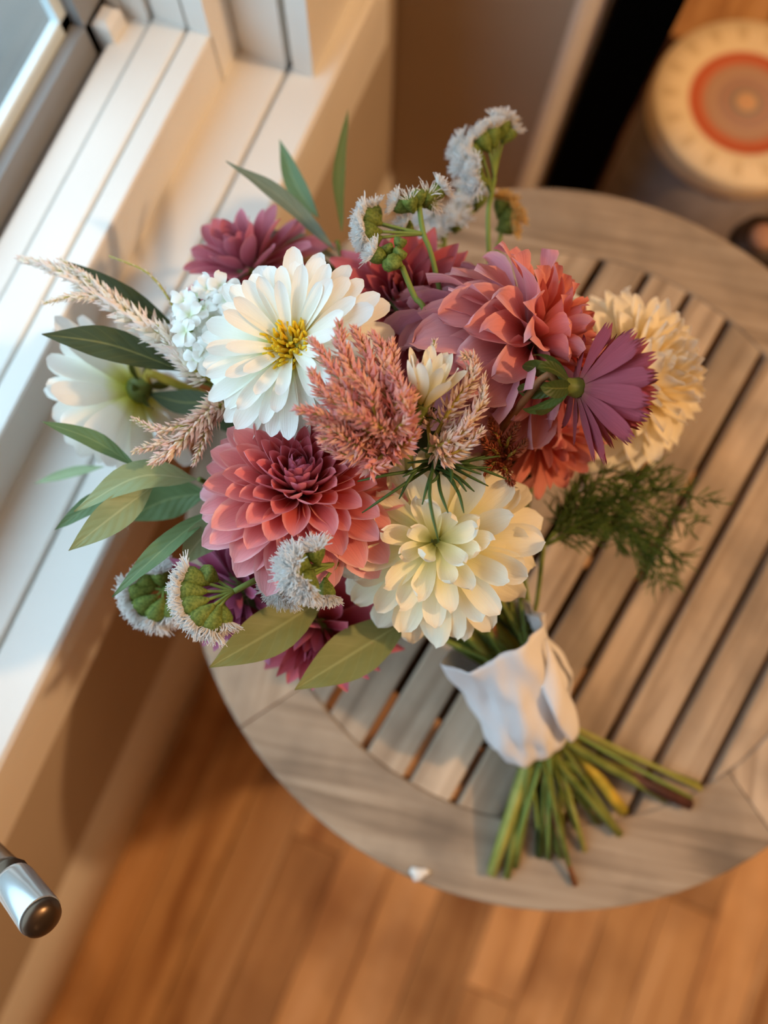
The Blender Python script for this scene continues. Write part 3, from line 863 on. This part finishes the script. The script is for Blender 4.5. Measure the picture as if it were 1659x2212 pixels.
def leaf(thing, pts, width, mat, roll=0.0, fold=0.25, face=None, wave=.03, seed=0):
    """one leaf along a 3D midline; width in metres; 'face' is the side shown upward"""
    n = 14
    c = spline(pts, n)
    face = (face or BACK)
    v, uv, f = [], [], []
    nu = 6
    for i, p in enumerate(c):
        t = (c[min(i + 1, n)] - c[max(i - 1, 0)]).normalized()
        s_ = face.cross(t).normalized()
        nn = t.cross(s_).normalized()
        if roll: s_, nn = s_ * math.cos(roll) + nn * math.sin(roll), nn * math.cos(roll) - s_ * math.sin(roll)
        w = .5 * width * interp(LEAF, i / n)
        for k in range(nu + 1):
            u = -1 + 2 * k / nu
            z = fold * abs(u) * w + wave * width * math.sin(i * 1.1 + u * 2 + seed) * abs(u)
            v.append(p + s_ * (u * w) + nn * z); uv.append((.5 + u / 2, i / n))
    for i in range(n):
        for k in range(nu):
            a = i * (nu + 1) + k; f.append((a, a + 1, a + nu + 2, a + nu + 1))
    return thing.add('leaf', MB().add(v, f, uv), mat)
def pxm(px, d): return px * d / FPX
def sprig(label, stem_pts, leaves, k, mt='stem_green', srad=.0016):
    """stem_pts: [(px,py,depth)...] from the upper end down; leaves: (points, width px, material, roll, fold)"""
    P = [at(*p) for p in stem_pts]
    ax = (P[0] - P[1]).normalized()
    (tx, ty), r, m = TIP[k % len(TIP)]
    e = at(tx + 6, ty - 10, CAM_Z - TZ - .003)
    t = Thing('leaf_sprig', label, 'leaves', P[0], 'leaf sprigs in the bouquet')
    pts = spline(P + [bind_pt(k + 20, 40, .016, .03), bind_pt(k + 20, 40, .016, -.025), e], 22)
    pts = [Vector((p.x, p.y, max(p.z, TZ + .0025))) for p in pts]
    t.add('stem', MB().tube(pts, srad, 6), M[mt])
    for j, (lp, w, lm, roll, fold) in enumerate(leaves):
        Q = [at(*p) for p in lp]
        leaf(t, Q, pxm(w, lp[len(lp) // 2][2]), M[lm], roll, fold, seed=j)
    return t
sprig('grey green willow-like leaf sprig pointing up towards the back wall', [(728, 520, .45), (750, 600, .455), (800, 780, .47)],
      [([(728, 545, .445), (610, 430, .44), (488, 348, .43)], 52, 'leaf_grey', .5, .2),
       ([(688, 470, .46), (640, 400, .462), (603, 300, .46)], 50, 'leaf_mid', -.3, .25),
       ([(738, 500, .455), (730, 380, .455), (752, 235, .45)], 36, 'leaf_mid', .7, .2),
       ([(730, 560, .47), (640, 520, .475), (560, 500, .48)], 40, 'leaf_grey', .2, .2)], 2)
sprig('dark green leaf sprig over the window sill, above the turned white dahlia', [(385, 795, .42), (450, 830, .44), (640, 900, .47)],
      [([(392, 800, .415), (240, 745, .405), (90, 722, .40)], 78, 'leaf_dark', .1, .2),
       ([(372, 700, .43), (260, 640, .42), (128, 560, .415)], 66, 'leaf_dark', -.3, .25),
       ([(480, 860, .44), (400, 870, .45), (320, 850, .46)], 60, 'leaf_dark', .2, .2)], 3)
sprig('pale green leaf sprig at the left, hanging over the sill edge', [(430, 1035, .425), (480, 1060, .44), (650, 1150, .47)],
      [([(425, 1035, .42), (300, 1030, .405), (160, 1105, .40)], 74, 'leaf_pale', .35, .25),
       ([(330, 1050, .412), (250, 1110, .402), (148, 1190, .40)], 74, 'leaf_pale', -.2, .2),
       ([(290, 1050, .43), (200, 1090, .425), (118, 1145, .42)], 48, 'leaf_mid', .3, .2),
       ([(295, 1008, .42), (200, 950, .415), (88, 910, .41)], 44, 'leaf_mid', .5, .2),
       ([(450, 1065, .45), (360, 1080, .45), (265, 1125, .445)], 92, 'leaf_mid', .1, .2),
       ([(225, 1008, .47), (150, 1022, .475), (72, 1045, .48)], 26, 'leaf_pale', .3, .2)], 6)
sprig('narrow green leaf sprig below the coral dahlia at the left', [(470, 1105, .425), (520, 1140, .44), (700, 1220, .48)],
      [([(462, 1100, .42), (360, 1180, .405), (242, 1290, .40)], 56, 'leaf_mid', .45, .25),
       ([(500, 1140, .42), (440, 1160, .415), (392, 1220, .41)], 74, 'leaf_pale', -.3, .2)], 10)
sprig('broad olive green leaf pointing down left, below the fluffy white heads', [(700, 1295, .44), (740, 1290, .46), (850, 1320, .50)],
      [([(700, 1292, .435), (585, 1365, .42), (452, 1442, .41)], 104, 'leaf_olive', .15, .2),
       ([(600, 1300, .45), (560, 1290, .445), (515, 1298, .44)], 60, 'leaf_dark', .2, .2)], 13)
sprig('broad green leaf pointing down left, below the cream dahlia', [(875, 1345, .46), (900, 1340, .47), (960, 1360, .51)],
      [([(885, 1335, .45), (765, 1410, .44), (636, 1490, .43)], 108, 'leaf_olive', .2, .2)], 16)
# dark foliage that fills the inside of the bouquet
sprig('dark green leaves filling the middle of the bouquet', [(900, 980, .45), (930, 1080, .47), (1000, 1250, .51)],
      [([(900, 1010, .455), (820, 930, .46), (740, 840, .47)], 150, 'leaf_dark', 0, .2),
       ([(910, 1010, .455), (960, 900, .45), (1000, 800, .46)], 140, 'leaf_dark', 0, .2),
       ([(920, 1050, .46), (1040, 1010, .46), (1150, 1030, .465)], 130, 'leaf_dark', 0, .2),
       ([(900, 1060, .465), (780, 1130, .47), (700, 1250, .475)], 160, 'leaf_dark', 0, .2),
       ([(880, 1080, .48), (760, 1240, .49), (740, 1330, .49)], 150, 'leaf_dark', 0, .2),
       ([(940, 1100, .48), (1060, 1150, .47), (1150, 1190, .47)], 120, 'leaf_dark', 0, .2),
       ([(880, 980, .47), (760, 720, .47), (700, 560, .475)], 170, 'leaf_dark', 0, .2),
       ([(860, 1000, .475), (600, 900, .47), (420, 900, .47)], 150, 'leaf_dark', 0, .2),
       ([(920, 960, .48), (960, 700, .47), (980, 540, .475)], 160, 'leaf_dark', 0, .2)], 14, 'stem_dark')

# ---------------------------------------------------------------- celosia plumes
def bract_mat(name, stops, alt):
    m, nt = new_mat(name)
    uv, sep = uv_nodes(nt)
    r = ramp(nt, stops); nt.links.new(sep.outputs[1], r.inputs[0])
    c = mixc(nt, r.outputs[0], alt, math_n(nt, 'MULTIPLY', sep.outputs[0], 0.75))
    finish(nt, c, 0.6, 0.2, 0.45)
    return m
M['cel_pink'] = bract_mat('celosia_pink', [(0, srgb(226, 206, 130)), (.4, srgb(246, 214, 182)), (1, srgb(248, 204, 192))], srgb(238, 170, 176))
M['cel_pale'] = bract_mat('celosia_pale', [(0, srgb(214, 206, 124)), (.4, srgb(246, 234, 206)), (1, srgb(250, 238, 228))], srgb(240, 204, 200))
M['cel_white'] = bract_mat('celosia_white', [(0, srgb(220, 214, 140)), (.3, srgb(250, 246, 228)), (1, srgb(254, 252, 248))], srgb(250, 232, 226))
M['cel_rust'] = bract_mat('celosia_rust', [(0, srgb(120, 70, 40)), (.5, srgb(186, 104, 70)), (1, srgb(212, 140, 104))], srgb(150, 66, 50))
M['cel_stalk'] = simple_mat('celosia_stalk', srgb(182, 168, 74), 0.5, 0.3, 0.15)
def spike_mb(pts, n, r0, r1, blen, seed, fwd=.75, t0=0.0):
    """feathery spike: pointed bracts around a curved axis"""
    rg = random.Random(seed)
    c = spline(pts, 24)
    mb = MB()
    for i in range(n):
        t = t0 + (1 - t0) * ((i + rg.random()) / n)
        u = t * 24; k = min(int(u), 23); p = c[k].lerp(c[k + 1], u - k)
        ax = (c[k + 1] - c[k]).normalized()
        e1 = ax.orthogonal().normalized(); e2 = ax.cross(e1)
        a = i * GOLD + rg.uniform(-.4, .4)
        rad = e1 * math.cos(a) + e2 * math.sin(a)
        d = (ax * (fwd + rg.uniform(-.15, .3)) + rad * (1.0 - .45 * t) * rg.uniform(.6, 1.2)).normalized()
        L = lerp(blen, blen * .35, t ** 1.5) * rg.uniform(.7, 1.25)
        w = L * rg.uniform(.13, .21)
        s_ = d.cross(rad).normalized(); nn = s_.cross(d)
        b = p + rad * lerp(r0, r1, t)
        q = rg.random()
        mb.add([b, b + d * L * .45 + s_ * w, b + d * L * .45 - s_ * w, b + d * L * .5 + nn * w * .8, b + d * L],
               [(0, 1, 3), (0, 3, 2), (1, 4, 3), (3, 4, 2), (0, 2, 1), (1, 2, 4)], [(q, 0), (q, .5), (q, .5), (q, .55), (q, 1)])
    return mb
def celosia(label, base, spikes, k, mat, blen=.0075, n=110, group='celosia plumes in the bouquet', r0=.0012):
    B = at(*base)
    t = Thing('celosia_plume', label, 'flower', B, group)
    (tx, ty), r, m = TIP[k % len(TIP)]
    e = at(tx - 5, ty - 12, CAM_Z - TZ - .003)
    pts = spline([B, B - BACK * .035 + (BIND - B) * .1, bind_pt(k + 24, 44, .016, .03), bind_pt(k + 24, 44, .016, -.025), e], 20)
    pts = [Vector((p.x, p.y, max(p.z, TZ + .0025))) for p in pts]
    t.add('stem', MB().tube(pts, .0018, 6), M['stem_green'])
    for j, (sp, sc) in enumerate(spikes):
        P = [B] + [at(*q) for q in sp]
        st = t.add('stalk', MB().tube(spline(P, 12), [lerp(.0012, .0005, i / 12) for i in range(13)], 5), M['cel_stalk'])
        ln = sum((b - a).length for a, b in zip(P, P[1:]))
        t.sub('spike', spike_mb(P, int(n * sc * ln / .05), r0, .0003, blen * sc, k * 31 + j, t0=.12), M[mat], st, smooth=False, kind='stuff')
    return t
D0 = .352
celosia('fluffy pink celosia plume in the centre of the bouquet', (838, 965, .372),
        [([(800, 860, D0), (745, 770, .345), (733, 695, .34)], 1.0), ([(780, 880, D0), (715, 790, .345), (674, 735, .34)], 1.0),
         ([(770, 905, D0), (700, 850, .345), (672, 800, .34)], 1.0), ([(770, 930, D0), (700, 900, .342), (640, 882, .338)], 1.0),
         ([(790, 925, .345), (740, 860, .335), (715, 835, .33)], .9), ([(810, 850, D0), (790, 760, .35), (765, 712, .348)], 1.0),
         ([(830, 850, D0), (830, 770, .35), (805, 722, .348)], 1.0), ([(845, 870, D0), (850, 800, .352), (846, 735, .352)], 1.0),
         ([(800, 950, .355), (740, 945, .348), (690, 950, .348)], 1.0), ([(800, 975, .36), (750, 985, .357), (700, 962, .357)], 1.0),
         ([(830, 930, .345), (780, 900, .334), (730, 892, .328)], .9), ([(850, 930, .348), (885, 900, .338), (862, 852, .332)], 1.0),
         ([(860, 910, D0), (890, 840, .352), (905, 790, .352)], 1.0), ([(825, 985, .36), (800, 1010, .356), (835, 1005, .354)], 1.1),
         ([(812, 900, .345), (795, 840, .338), (750, 810, .334)], .9), ([(855, 965, .36), (880, 955, .352), (900, 930, .348)], 1.1),
         ([(770, 960, .352), (725, 930, .344), (668, 905, .342)], 1.0), ([(850, 890, .35), (870, 850, .345), (845, 800, .342)], 1.0)],
        4, 'cel_pink', .0098, 125)
celosia('pale pink celosia spikes to the right of the fluffy plume', (930, 960, .375),
        [([(975, 880, .36), (1015, 825, .357), (1022, 778, .355), (1000, 768, .353)], 1.0), ([(985, 935, .362), (1035, 880, .36), (1045, 815, .358)], 1.1),
         ([(920, 870, .365), (930, 810, .362), (938, 735, .36)], .9), ([(960, 985, .365), (1010, 960, .36), (1040, 930, .358)], 1.0),
         ([(955, 960, .36), (1000, 935, .357), (1010, 905, .356)], 1.0)], 5, 'cel_pale', .0085, 150)
celosia('long creamy celosia plume reaching over the window sill', (470, 830, .41),
        [([(380, 745, .40), (240, 655, .402), (140, 590, .405), (45, 560, .41)], 1.25), ([(250, 660, .402), (170, 640, .40), (95, 655, .40)], .7),
         ([(300, 690, .402), (200, 610, .40), (130, 560, .402)], .8), ([(420, 800, .40), (380, 760, .397), (340, 700, .395)], 1.0)], 7, 'cel_white', .0092, 120, r0=.0022)
celosia('thin yellow green celosia sprig beside the long creamy plume', (420, 800, .42),
        [([(382, 720, .412), (372, 660, .41), (320, 590, .41), (236, 553, .415)], .55)], 11, 'cel_white', .0075, 60)
celosia('pale celosia spike left of the coral dahlia', (510, 865, .40),
        [([(450, 890, .392), (380, 965, .392), (330, 1000, .395)], 1.15), ([(430, 905, .395), (350, 930, .396), (288, 905, .40)], .8),
         ([(460, 890, .395), (440, 950, .394), (420, 1000, .395)], .9), ([(400, 945, .394), (340, 960, .395), (290, 975, .398)], .8)], 13, 'cel_pale', .0090, 150, r0=.0018)
def rust():
    B = at(1085, 1000, .425)
    t = celosia('rusty orange celosia clusters under the dusty pink dahlia', (1085, 1010, .425),
        [([(1080, 960, .388), (1065, 925, .382), (1060, 905, .382)], .8), ([(1095, 960, .388), (1110, 930, .382), (1120, 915, .382)], .8),
         ([(1100, 985, .392), (1125, 965, .388), (1135, 950, .388)], .8), ([(1090, 1010, .392), (1100, 1035, .388), (1108, 1045, .388)], .8),
         ([(1070, 1000, .392), (1050, 1015, .388), (1035, 1030, .388)], .8), ([(1075, 980, .388), (1050, 960, .382), (1042, 940, .382)], .8)],
        0, 'cel_rust', .0060, 240)
rust()

# ---------------------------------------------------------------- fluffy white ageratum heads
M['bud'] = simple_mat('bud_green', srgb(126, 142, 66), 0.6, 0.25, 0.1, c2=srgb(84, 104, 42), scale=700)
M['fuzz'] = simple_mat('white_filament', (.97, .96, .94, 1), 0.7, 0.1, 0.55)
M['fuzz_warm'] = simple_mat('yellow_filament', srgb(240, 206, 130), 0.7, 0.1, 0.3)
M['ag_stem'] = simple_mat('hairy_stem', srgb(128, 150, 76), 0.6, 0.25, 0.1)
def head(t, p, d, r, seed, fuzz=1.0, mat='fuzz', nf=95):
    """one flower head: ribbed green cup with a tuft of filaments"""
    rg = random.Random(seed)
    F = frame(p, d)
    prof = [(r * .16, -r * 1.7), (r * .40, -r * 1.25), (r * .78, -r * .7), (r * .98, -r * .1), (r * .9, r * .34), (r * .3, r * .42)]
    mb = MB(); sides = 18
    verts, faces, uvs = [], [], []
    for i, (q, h) in enumerate(prof):
        for k in range(sides):
            a = 2 * PI * k / sides; qq = q * (1 + (.05 if k % 2 else -.05))
            verts.append(F @ Vector((qq * math.cos(a), qq * math.sin(a), h))); uvs.append((k / sides, i / 5))
    for i in range(5):
        for k in range(sides):
            a, b = i * sides + k, i * sides + (k + 1) % sides; faces.append((a, b, b + sides, a + sides))
    faces += [tuple(range(sides))[::-1], tuple(5 * sides + k for k in range(sides))]
    part = t.add('flower_head', mb.add(verts, faces, uvs), M['bud'])
    if fuzz > 0:
        mb = MB()
        for k in range(int(nf * fuzz)):
            a = k * GOLD; q = math.sqrt((k + .5) / (nf * fuzz))
            b = Vector((q * r * .82 * math.cos(a), q * r * .82 * math.sin(a), r * .3))
            dd = Vector((math.cos(a) * q * .95 + rg.uniform(-.3, .3), math.sin(a) * q * .95 + rg.uniform(-.3, .3), 1.05 - .45 * q)).normalized()
            L = r * rg.uniform(.8, 1.45)
            bend = Vector((rg.uniform(-1, 1), rg.uniform(-1, 1), rg.uniform(-.5, .3))) * L * .25
            mb.tube([F @ b, F @ (b + dd * L * .55), F @ (b + dd * L + bend)], [r * .062, r * .055, r * .038], 3, cap=False)
        if fuzz > .5:
            mb.lathe([(r * .88, r * .2), (r * .9, r * .5), (r * .7, r * .85), (r * .35, r * 1.02), (r * .02, r * 1.06)], F, 12, close=False)
        t.sub('filaments', mb, M[mat], part, smooth=True, kind='stuff')
def ageratum(label, k, stem, heads, mat='fuzz', srad=.0016, nf=190):
    """stem: [(px,py,d)] from top to where it dives in; heads: (px,py,d, dir(img), radius m, fuzz, join index)"""
    P = [at(*p) for p in stem]
    t = Thing('ageratum_sprig', label, 'flower', P[0], 'fluffy white flower sprigs')
    (tx, ty), r, m = TIP[k % len(TIP)]
    e = at(tx + 3, ty - 14, CAM_Z - TZ - .003)
    last = P[-1]
    pts = spline(P + [last.lerp(BIND, .4) - BACK * .02, bind_pt(k + 30, 52, .017, .03), bind_pt(k + 30, 52, .017, -.025), e], 30)
    pts = [Vector((p.x, p.y, max(p.z, TZ + .0025))) for p in pts]
    t.add('stem', MB().tube(pts, srad, 6), M['ag_stem'])
    for j, (px, py, d, dr, rad, fz, ji) in enumerate(heads):
        p = at(px, py, d); dv = img(dr)
        J = P[min(ji, len(P) - 1)]
        t.add('branch', MB().tube(spline([J, J.lerp(p, .5) - dv * rad * .9, p - dv * rad * 1.5], 8), [.0011] * 4 + [.0009] * 5, 5), M['ag_stem'])
        head(t, p, dv, rad, k * 17 + j, fz, mat, nf)
U = .0058
ageratum('tallest fluffy white flower sprig at the top, against the brown wall', 1, [(1068, 385, .43), (1062, 420, .43), (1055, 520, .435)],
         [(1085, 268, .425, (.2, .9, .3), U, 1.1, 0), (1062, 285, .423, (-.2, .9, .4), U, 1.1, 0), (1040, 300, .423, (-.6, .7, .3), U, 1.1, 0), (1100, 285, .43, (.5, .8, .2), U * .9, 1, 0),
          (1018, 330, .425, (-.9, .3, .3), U, 1.1, 1), (1003, 352, .425, (-.9, .2, .3), U, 1.1, 1), (1022, 362, .42, (-.6, -.1, .7), U, 1.1, 1), (1030, 395, .422, (-.7, -.4, .5), U, 1.1, 1), (998, 318, .43, (-.9, .5, .2), U, 1, 1)])
ageratum('fluffy sprig of green buds with white tufts leaning left above the rose dahlia', 2, [(905, 440, .385), (915, 505, .388), (945, 605, .40)],
         [(862, 442, .385, (-.9, .4, .2), .0047, .9, 0), (885, 432, .38, (-.3, .7, .6), .0045, .15, 0), (905, 418, .38, (.0, .8, .6), .0047, 0, 0), (925, 420, .382, (.2, .6, .7), .0047, .1, 0), (948, 412, .385, (.8, .6, .2), .0045, 1.0, 0), (935, 440, .388, (.7, -.2, .5), .004, .2, 0),
          (792, 470, .383, (-.9, .3, .2), .0055, 1.2, 1), (790, 500, .38, (-.95, -.1, .3), .0055, 1.2, 1), (798, 525, .383, (-.8, -.5, .3), .0050, 1.1, 1), (806, 458, .388, (-.5, .8, .2), .0050, 1.0, 1), (875, 490, .395, (-.6, .3, .5), .0045, .8, 1)])
ageratum('small sprig of green buds on a thin stem between white and rose dahlias', 8, [(868, 575, .372), (895, 640, .38), (932, 715, .39)],
         [(812, 550, .37, (-.8, .4, .3), .0046, .9, 0), (835, 535, .372, (-.4, .8, .4), .0038, 0, 0), (850, 565, .368, (.1, .2, .9), .0044, 0, 0), (865, 545, .37, (.5, .7, .4), .0040, 0, 0), (840, 572, .37, (-.4, -.4, .7), .0038, 0, 0), (865, 520, .374, (.3, .9, .2), .0036, 0, 0)])
ageratum('blurred fluffy white sprig behind the bud sprigs, in front of the wall', 14, [(965, 490, .47), (960, 530, .47), (970, 600, .475)],
         [(925, 475, .465, (-.6, .5, .5), .0062, 1.2, 0), (945, 500, .462, (-.3, .2, .9), .0058, 1.2, 0), (985, 478, .46, (0, .4, .9), .0062, 1.2, 0), (1005, 415, .465, (0, .9, .4), .0055, 1.2, 0), (1035, 425, .462, (.2, .8, .5), .0058, 1.2, 0), (1000, 440, .46, (-.1, .5, .8), .0050, 1, 0), (920, 520, .46, (-.7, .1, .7), .0055, 1, 1)])
ageratum('small yellow fluffy sprig at the top beside the dusty pink dahlia', 17, [(1085, 480, .475), (1080, 520, .475), (1075, 580, .48)],
         [(1085, 440, .47, (.2, .9, .4), .0062, 1.1, 0), (1105, 465, .47, (.8, .5, .3), .0062, 1.1, 0), (1100, 490, .472, (.9, .1, .3), .0055, 1, 0)], 'fuzz_warm')
ageratum('bright white fluffy cluster below the coral dahlia', 3, [(735, 1215, .39), (760, 1205, .41), (790, 1190, .43)],
         [(640, 1212, .362, (-.6, .3, .7), .0058, 1.3, 0), (632, 1238, .362, (-.7, -.1, .7), .0058, 1.3, 0), (655, 1258, .362, (-.4, -.5, .7), .0058, 1.3, 0), (680, 1190, .364, (-.2, .9, .4), .0050, 1.2, 0), (668, 1272, .364, (-.2, -.8, .5), .0050, 1.2, 0), (705, 1282, .378, (.1, -.9, .3), .0048, 1.1, 0),
          (598, 1272, .402, (-.6, -.5, .5), .0056, 1.2, 0), (622, 1282, .402, (-.4, -.8, .4), .0054, 1.2, 0)])
ageratum('white fringed flower head cluster on thick green stem at the lower left', 6, [(505, 1278, .392), (560, 1250, .398), (640, 1222, .42)],
         [(410, 1248, .385, (-.9, .3, .1), .0060, 1.3, 0), (402, 1278, .383, (-.98, 0, .1), .0060, 1.3, 0), (408, 1308, .382, (-.95, -.3, .1), .0060, 1.3, 0), (428, 1335, .382, (-.75, -.65, .1), .0060, 1.3, 0), (455, 1348, .384, (-.4, -.9, .1), .0060, 1.3, 0), (480, 1338, .388, (.1, -.98, .1), .0055, 1.2, 0), (445, 1240, .388, (-.5, .4, .6), .0052, 0, 0)])
ageratum('blurred white flower head cluster behind the narrow green leaf', 9, [(352, 1275, .445), (420, 1245, .445), (520, 1220, .455)],
         [(292, 1280, .442, (-.9, -.2, .1), .0066, 1.3, 0), (305, 1312, .44, (-.8, -.6, .1), .0066, 1.3, 0), (335, 1330, .44, (-.4, -.9, .1), .0066, 1.3, 0), (370, 1325, .442, (.1, -.98, .1), .0062, 1.2, 0), (345, 1238, .442, (-.1, .9, .4), .0060, 1.2, 0), (310, 1250, .442, (-.7, .6, .2), .0060, 1.2, 0)])

# ---------------------------------------------------------------- white stock: ruffled florets
def stock():
    m = petal_mat('stock_petal', [(0, srgb(214, 224, 180)), (.4, srgb(246, 247, 240)), (1, srgb(252, 252, 250))], vein=.03, transl=.3, tint=False, jitter=.03)
    B = at(470, 720, .415)
    t = Thing('stock_stem', 'cluster of small ruffled white florets left of the white dahlia', 'flower', B)
    rg = random.Random(9)
    spots = [(398, 652), (425, 640), (452, 625), (480, 622), (410, 680), (440, 668), (468, 655), (400, 715), (430, 700), (458, 690), (412, 748), (440, 735), (462, 725), (425, 775), (448, 765), (405, 690), (490, 645)]
    for k, (px, py) in enumerate(spots):
        p = at(px, py, .392 + rg.uniform(-.006, .006)); d = (p - B).normalized()
        d = (d * .55 + BACK * .6 + Vector((rg.uniform(-.4, .4), rg.uniform(-.4, .4), 0))).normalized()
        F = frame(p, d, rg.random() * 6)
        mb = MB()
        for q in range(5):
            a = 2 * PI * q / 5 + rg.uniform(-.2, .2); th = R(rg.uniform(50, 85))
            rad = Vector((math.cos(a), math.sin(a), 0)); ax = Vector((0, 0, 1))
            dd = ax * math.cos(th) + rad * math.sin(th); up = ax * math.sin(th) - rad * math.cos(th)
            me = petal_mesh('tmp', None, .8, 'round', .4, .2, -.5, -.5, .22, 0, k * 7 + q, 4)
            Mx = F @ Matrix((dd.cross(up), dd, up)).transposed().to_4x4() @ Matrix.Scale(.0088 * rg.uniform(.8, 1.15), 4)
            mb.add([Mx @ vv.co for vv in me.vertices], [tuple(pp.vertices) for pp in me.polygons], [(.5, min(1, vv.co.y)) for vv in me.vertices])
            bpy.data.meshes.remove(me)
        t.add('floret', mb, m)
        t.add('floret_stalk', MB().tube([B, B.lerp(p, .6), p], [.0014, .001, .0009], 5), M['ag_stem'])
    pts = spline([B, B - BACK * .03 + (BIND - B) * .2, bind_pt(41, 60, .016, .03), bind_pt(41, 60, .016, -.025), at(1120, 1840, CAM_Z - TZ - .003)], 20)
    t.add('stem', MB().tube([Vector((p.x, p.y, max(p.z, TZ + .0025))) for p in pts], .0019, 6), M['stem_green'])
stock()

# ---------------------------------------------------------------- feathery dill
M['dill'] = simple_mat('dill_thread', srgb(104, 126, 54), 0.5, 0.3, 0.25, c2=srgb(74, 98, 38), scale=120)
M['dill_fresh'] = simple_mat('dill_bright_thread', srgb(70, 96, 46), 0.5, 0.3, 0.15)
def dill(label, stalks, k, n_side=13, tl=.017, rad=.00042, seed=0, mat='dill', group='dill fronds'):
    """stalks: lists of (px,py,d): main ribs with side threads that fork"""
    rg = random.Random(seed)
    P0 = at(*stalks[0][0])
    t = Thing('dill_frond', label, 'foliage', P0, group)
    pts = spline([P0, P0.lerp(BIND, .5) - BACK * .01, bind_pt(k + 36, 60, .017, .03), bind_pt(k + 36, 60, .017, -.025), at(TIP[k][0][0] - 8, TIP[k][0][1] - 20, CAM_Z - TZ - .003)], 18)
    t.add('stem', MB().tube([Vector((p.x, p.y, max(p.z, TZ + .0025))) for p in pts], .0016, 6), M['stem_green'])
    for sp in stalks:
        c = spline([at(*q) for q in sp], 20)
        rib = t.add('rib', MB().tube(c, [lerp(.0010, .0004, i / 20) for i in range(21)], 5), M[mat])
        mb = MB()
        for i in range(n_side * 2):
            u = lerp(2, 20, i / (n_side * 2)); q = min(int(u), 19); p = c[q].lerp(c[q + 1], u - q)
            ax = (c[q + 1] - c[q]).normalized()
            e = ax.orthogonal().normalized(); e2 = ax.cross(e); a = rg.uniform(0, 2 * PI)
            sd = (e * math.cos(a) + e2 * math.sin(a))
            d = (ax * rg.uniform(.5, 1.1) + sd).normalized()
            L = tl * rg.uniform(.6, 1.25) * (1.1 - .5 * i / (n_side * 2))
            p2 = p + d * L + Vector((0, 0, -1)) * L * .12
            mb.tube(spline([p, p.lerp(p2, .5) + sd * L * .08, p2], 4), [rad, rad, rad * .9, rad * .8, rad * .5], 3, cap=False)
            for w in range(3):
                s0 = p.lerp(p2, rg.uniform(.25, .8)); dd = (d + Vector((rg.uniform(-.8, .8), rg.uniform(-.8, .8), rg.uniform(-.5, .5)))).normalized()
                s1 = s0 + dd * L * rg.uniform(.35, .65)
                mb.tube([s0, s0.lerp(s1, .5), s1], [rad * .8, rad * .8, rad * .5], 3, cap=False)
        t.sub('threads', mb, M[mat], rib, kind='stuff')
dill('feathery green dill frond spreading over the table slats at the right',
     [[(1175, 1175, .475), (1250, 1110, .478), (1400, 1060, .485), (1545, 1085, .495)],
      [(1175, 1175, .475), (1270, 1100, .482), (1390, 1090, .492), (1500, 1140, .505)],
      [(1175, 1180, .478), (1290, 1120, .488), (1400, 1150, .50), (1470, 1215, .515)],
      [(1175, 1180, .48), (1300, 1135, .49), (1390, 1190, .505), (1445, 1265, .52)],
      [(1180, 1170, .475), (1260, 1060, .478), (1340, 1030, .48), (1420, 1035, .485)],
      [(1175, 1180, .48), (1270, 1130, .49), (1340, 1150, .50), (1400, 1200, .51)]], 12, 34, .022, .00050, 4)
def needles():
    rg = random.Random(8)
    B = at(945, 1000, .385)
    t = Thing('dill_frond', 'sprig of thin green needles falling over the cream dahlia', 'foliage', B, 'dill fronds')
    ends = [(948, 1172, .352), (968, 1108, .355), (1002, 1108, .358), (782, 1108, .372), (862, 1078, .37), (772, 1040, .37), (912, 1090, .36), (1008, 1062, .365), (1040, 1025, .37), (1025, 1062, .37), (975, 1042, .36),
            (1062, 1010, .375), (1080, 985, .38), (900, 965, .37), (1048, 985, .375), (985, 1060, .362), (1095, 1035, .385), (880, 1000, .372), (1015, 1000, .37), (930, 1045, .362), (1055, 1050, .378), (1000, 965, .372), (870, 1030, .37)]
    for k, q in enumerate(ends):
        e = at(*q); b = B + Vector((rg.uniform(-1, 1), rg.uniform(-1, 1), 0)) * .005
        L = (e - b).length
        c = spline([b, b.lerp(e, .5) + BACK * L * .22 + RIGHT * rg.uniform(-.1, .1) * L, e], 8)
        t.add('needle', MB().tube(c, [.0008, .0009, .00095, .00095, .0009, .00085, .0008, .0006, .0003], 5), M['dill_fresh'])
    pts = spline([B, B.lerp(BIND, .5) - BACK * .03, bind_pt(50, 60, .017, .03), bind_pt(50, 60, .017, -.025), at(1200, 1840, CAM_Z - TZ - .003)], 16)
    t.add('stem', MB().tube([Vector((p.x, p.y, max(p.z, TZ + .0025))) for p in pts], .0016, 6), M['stem_green'])
needles()
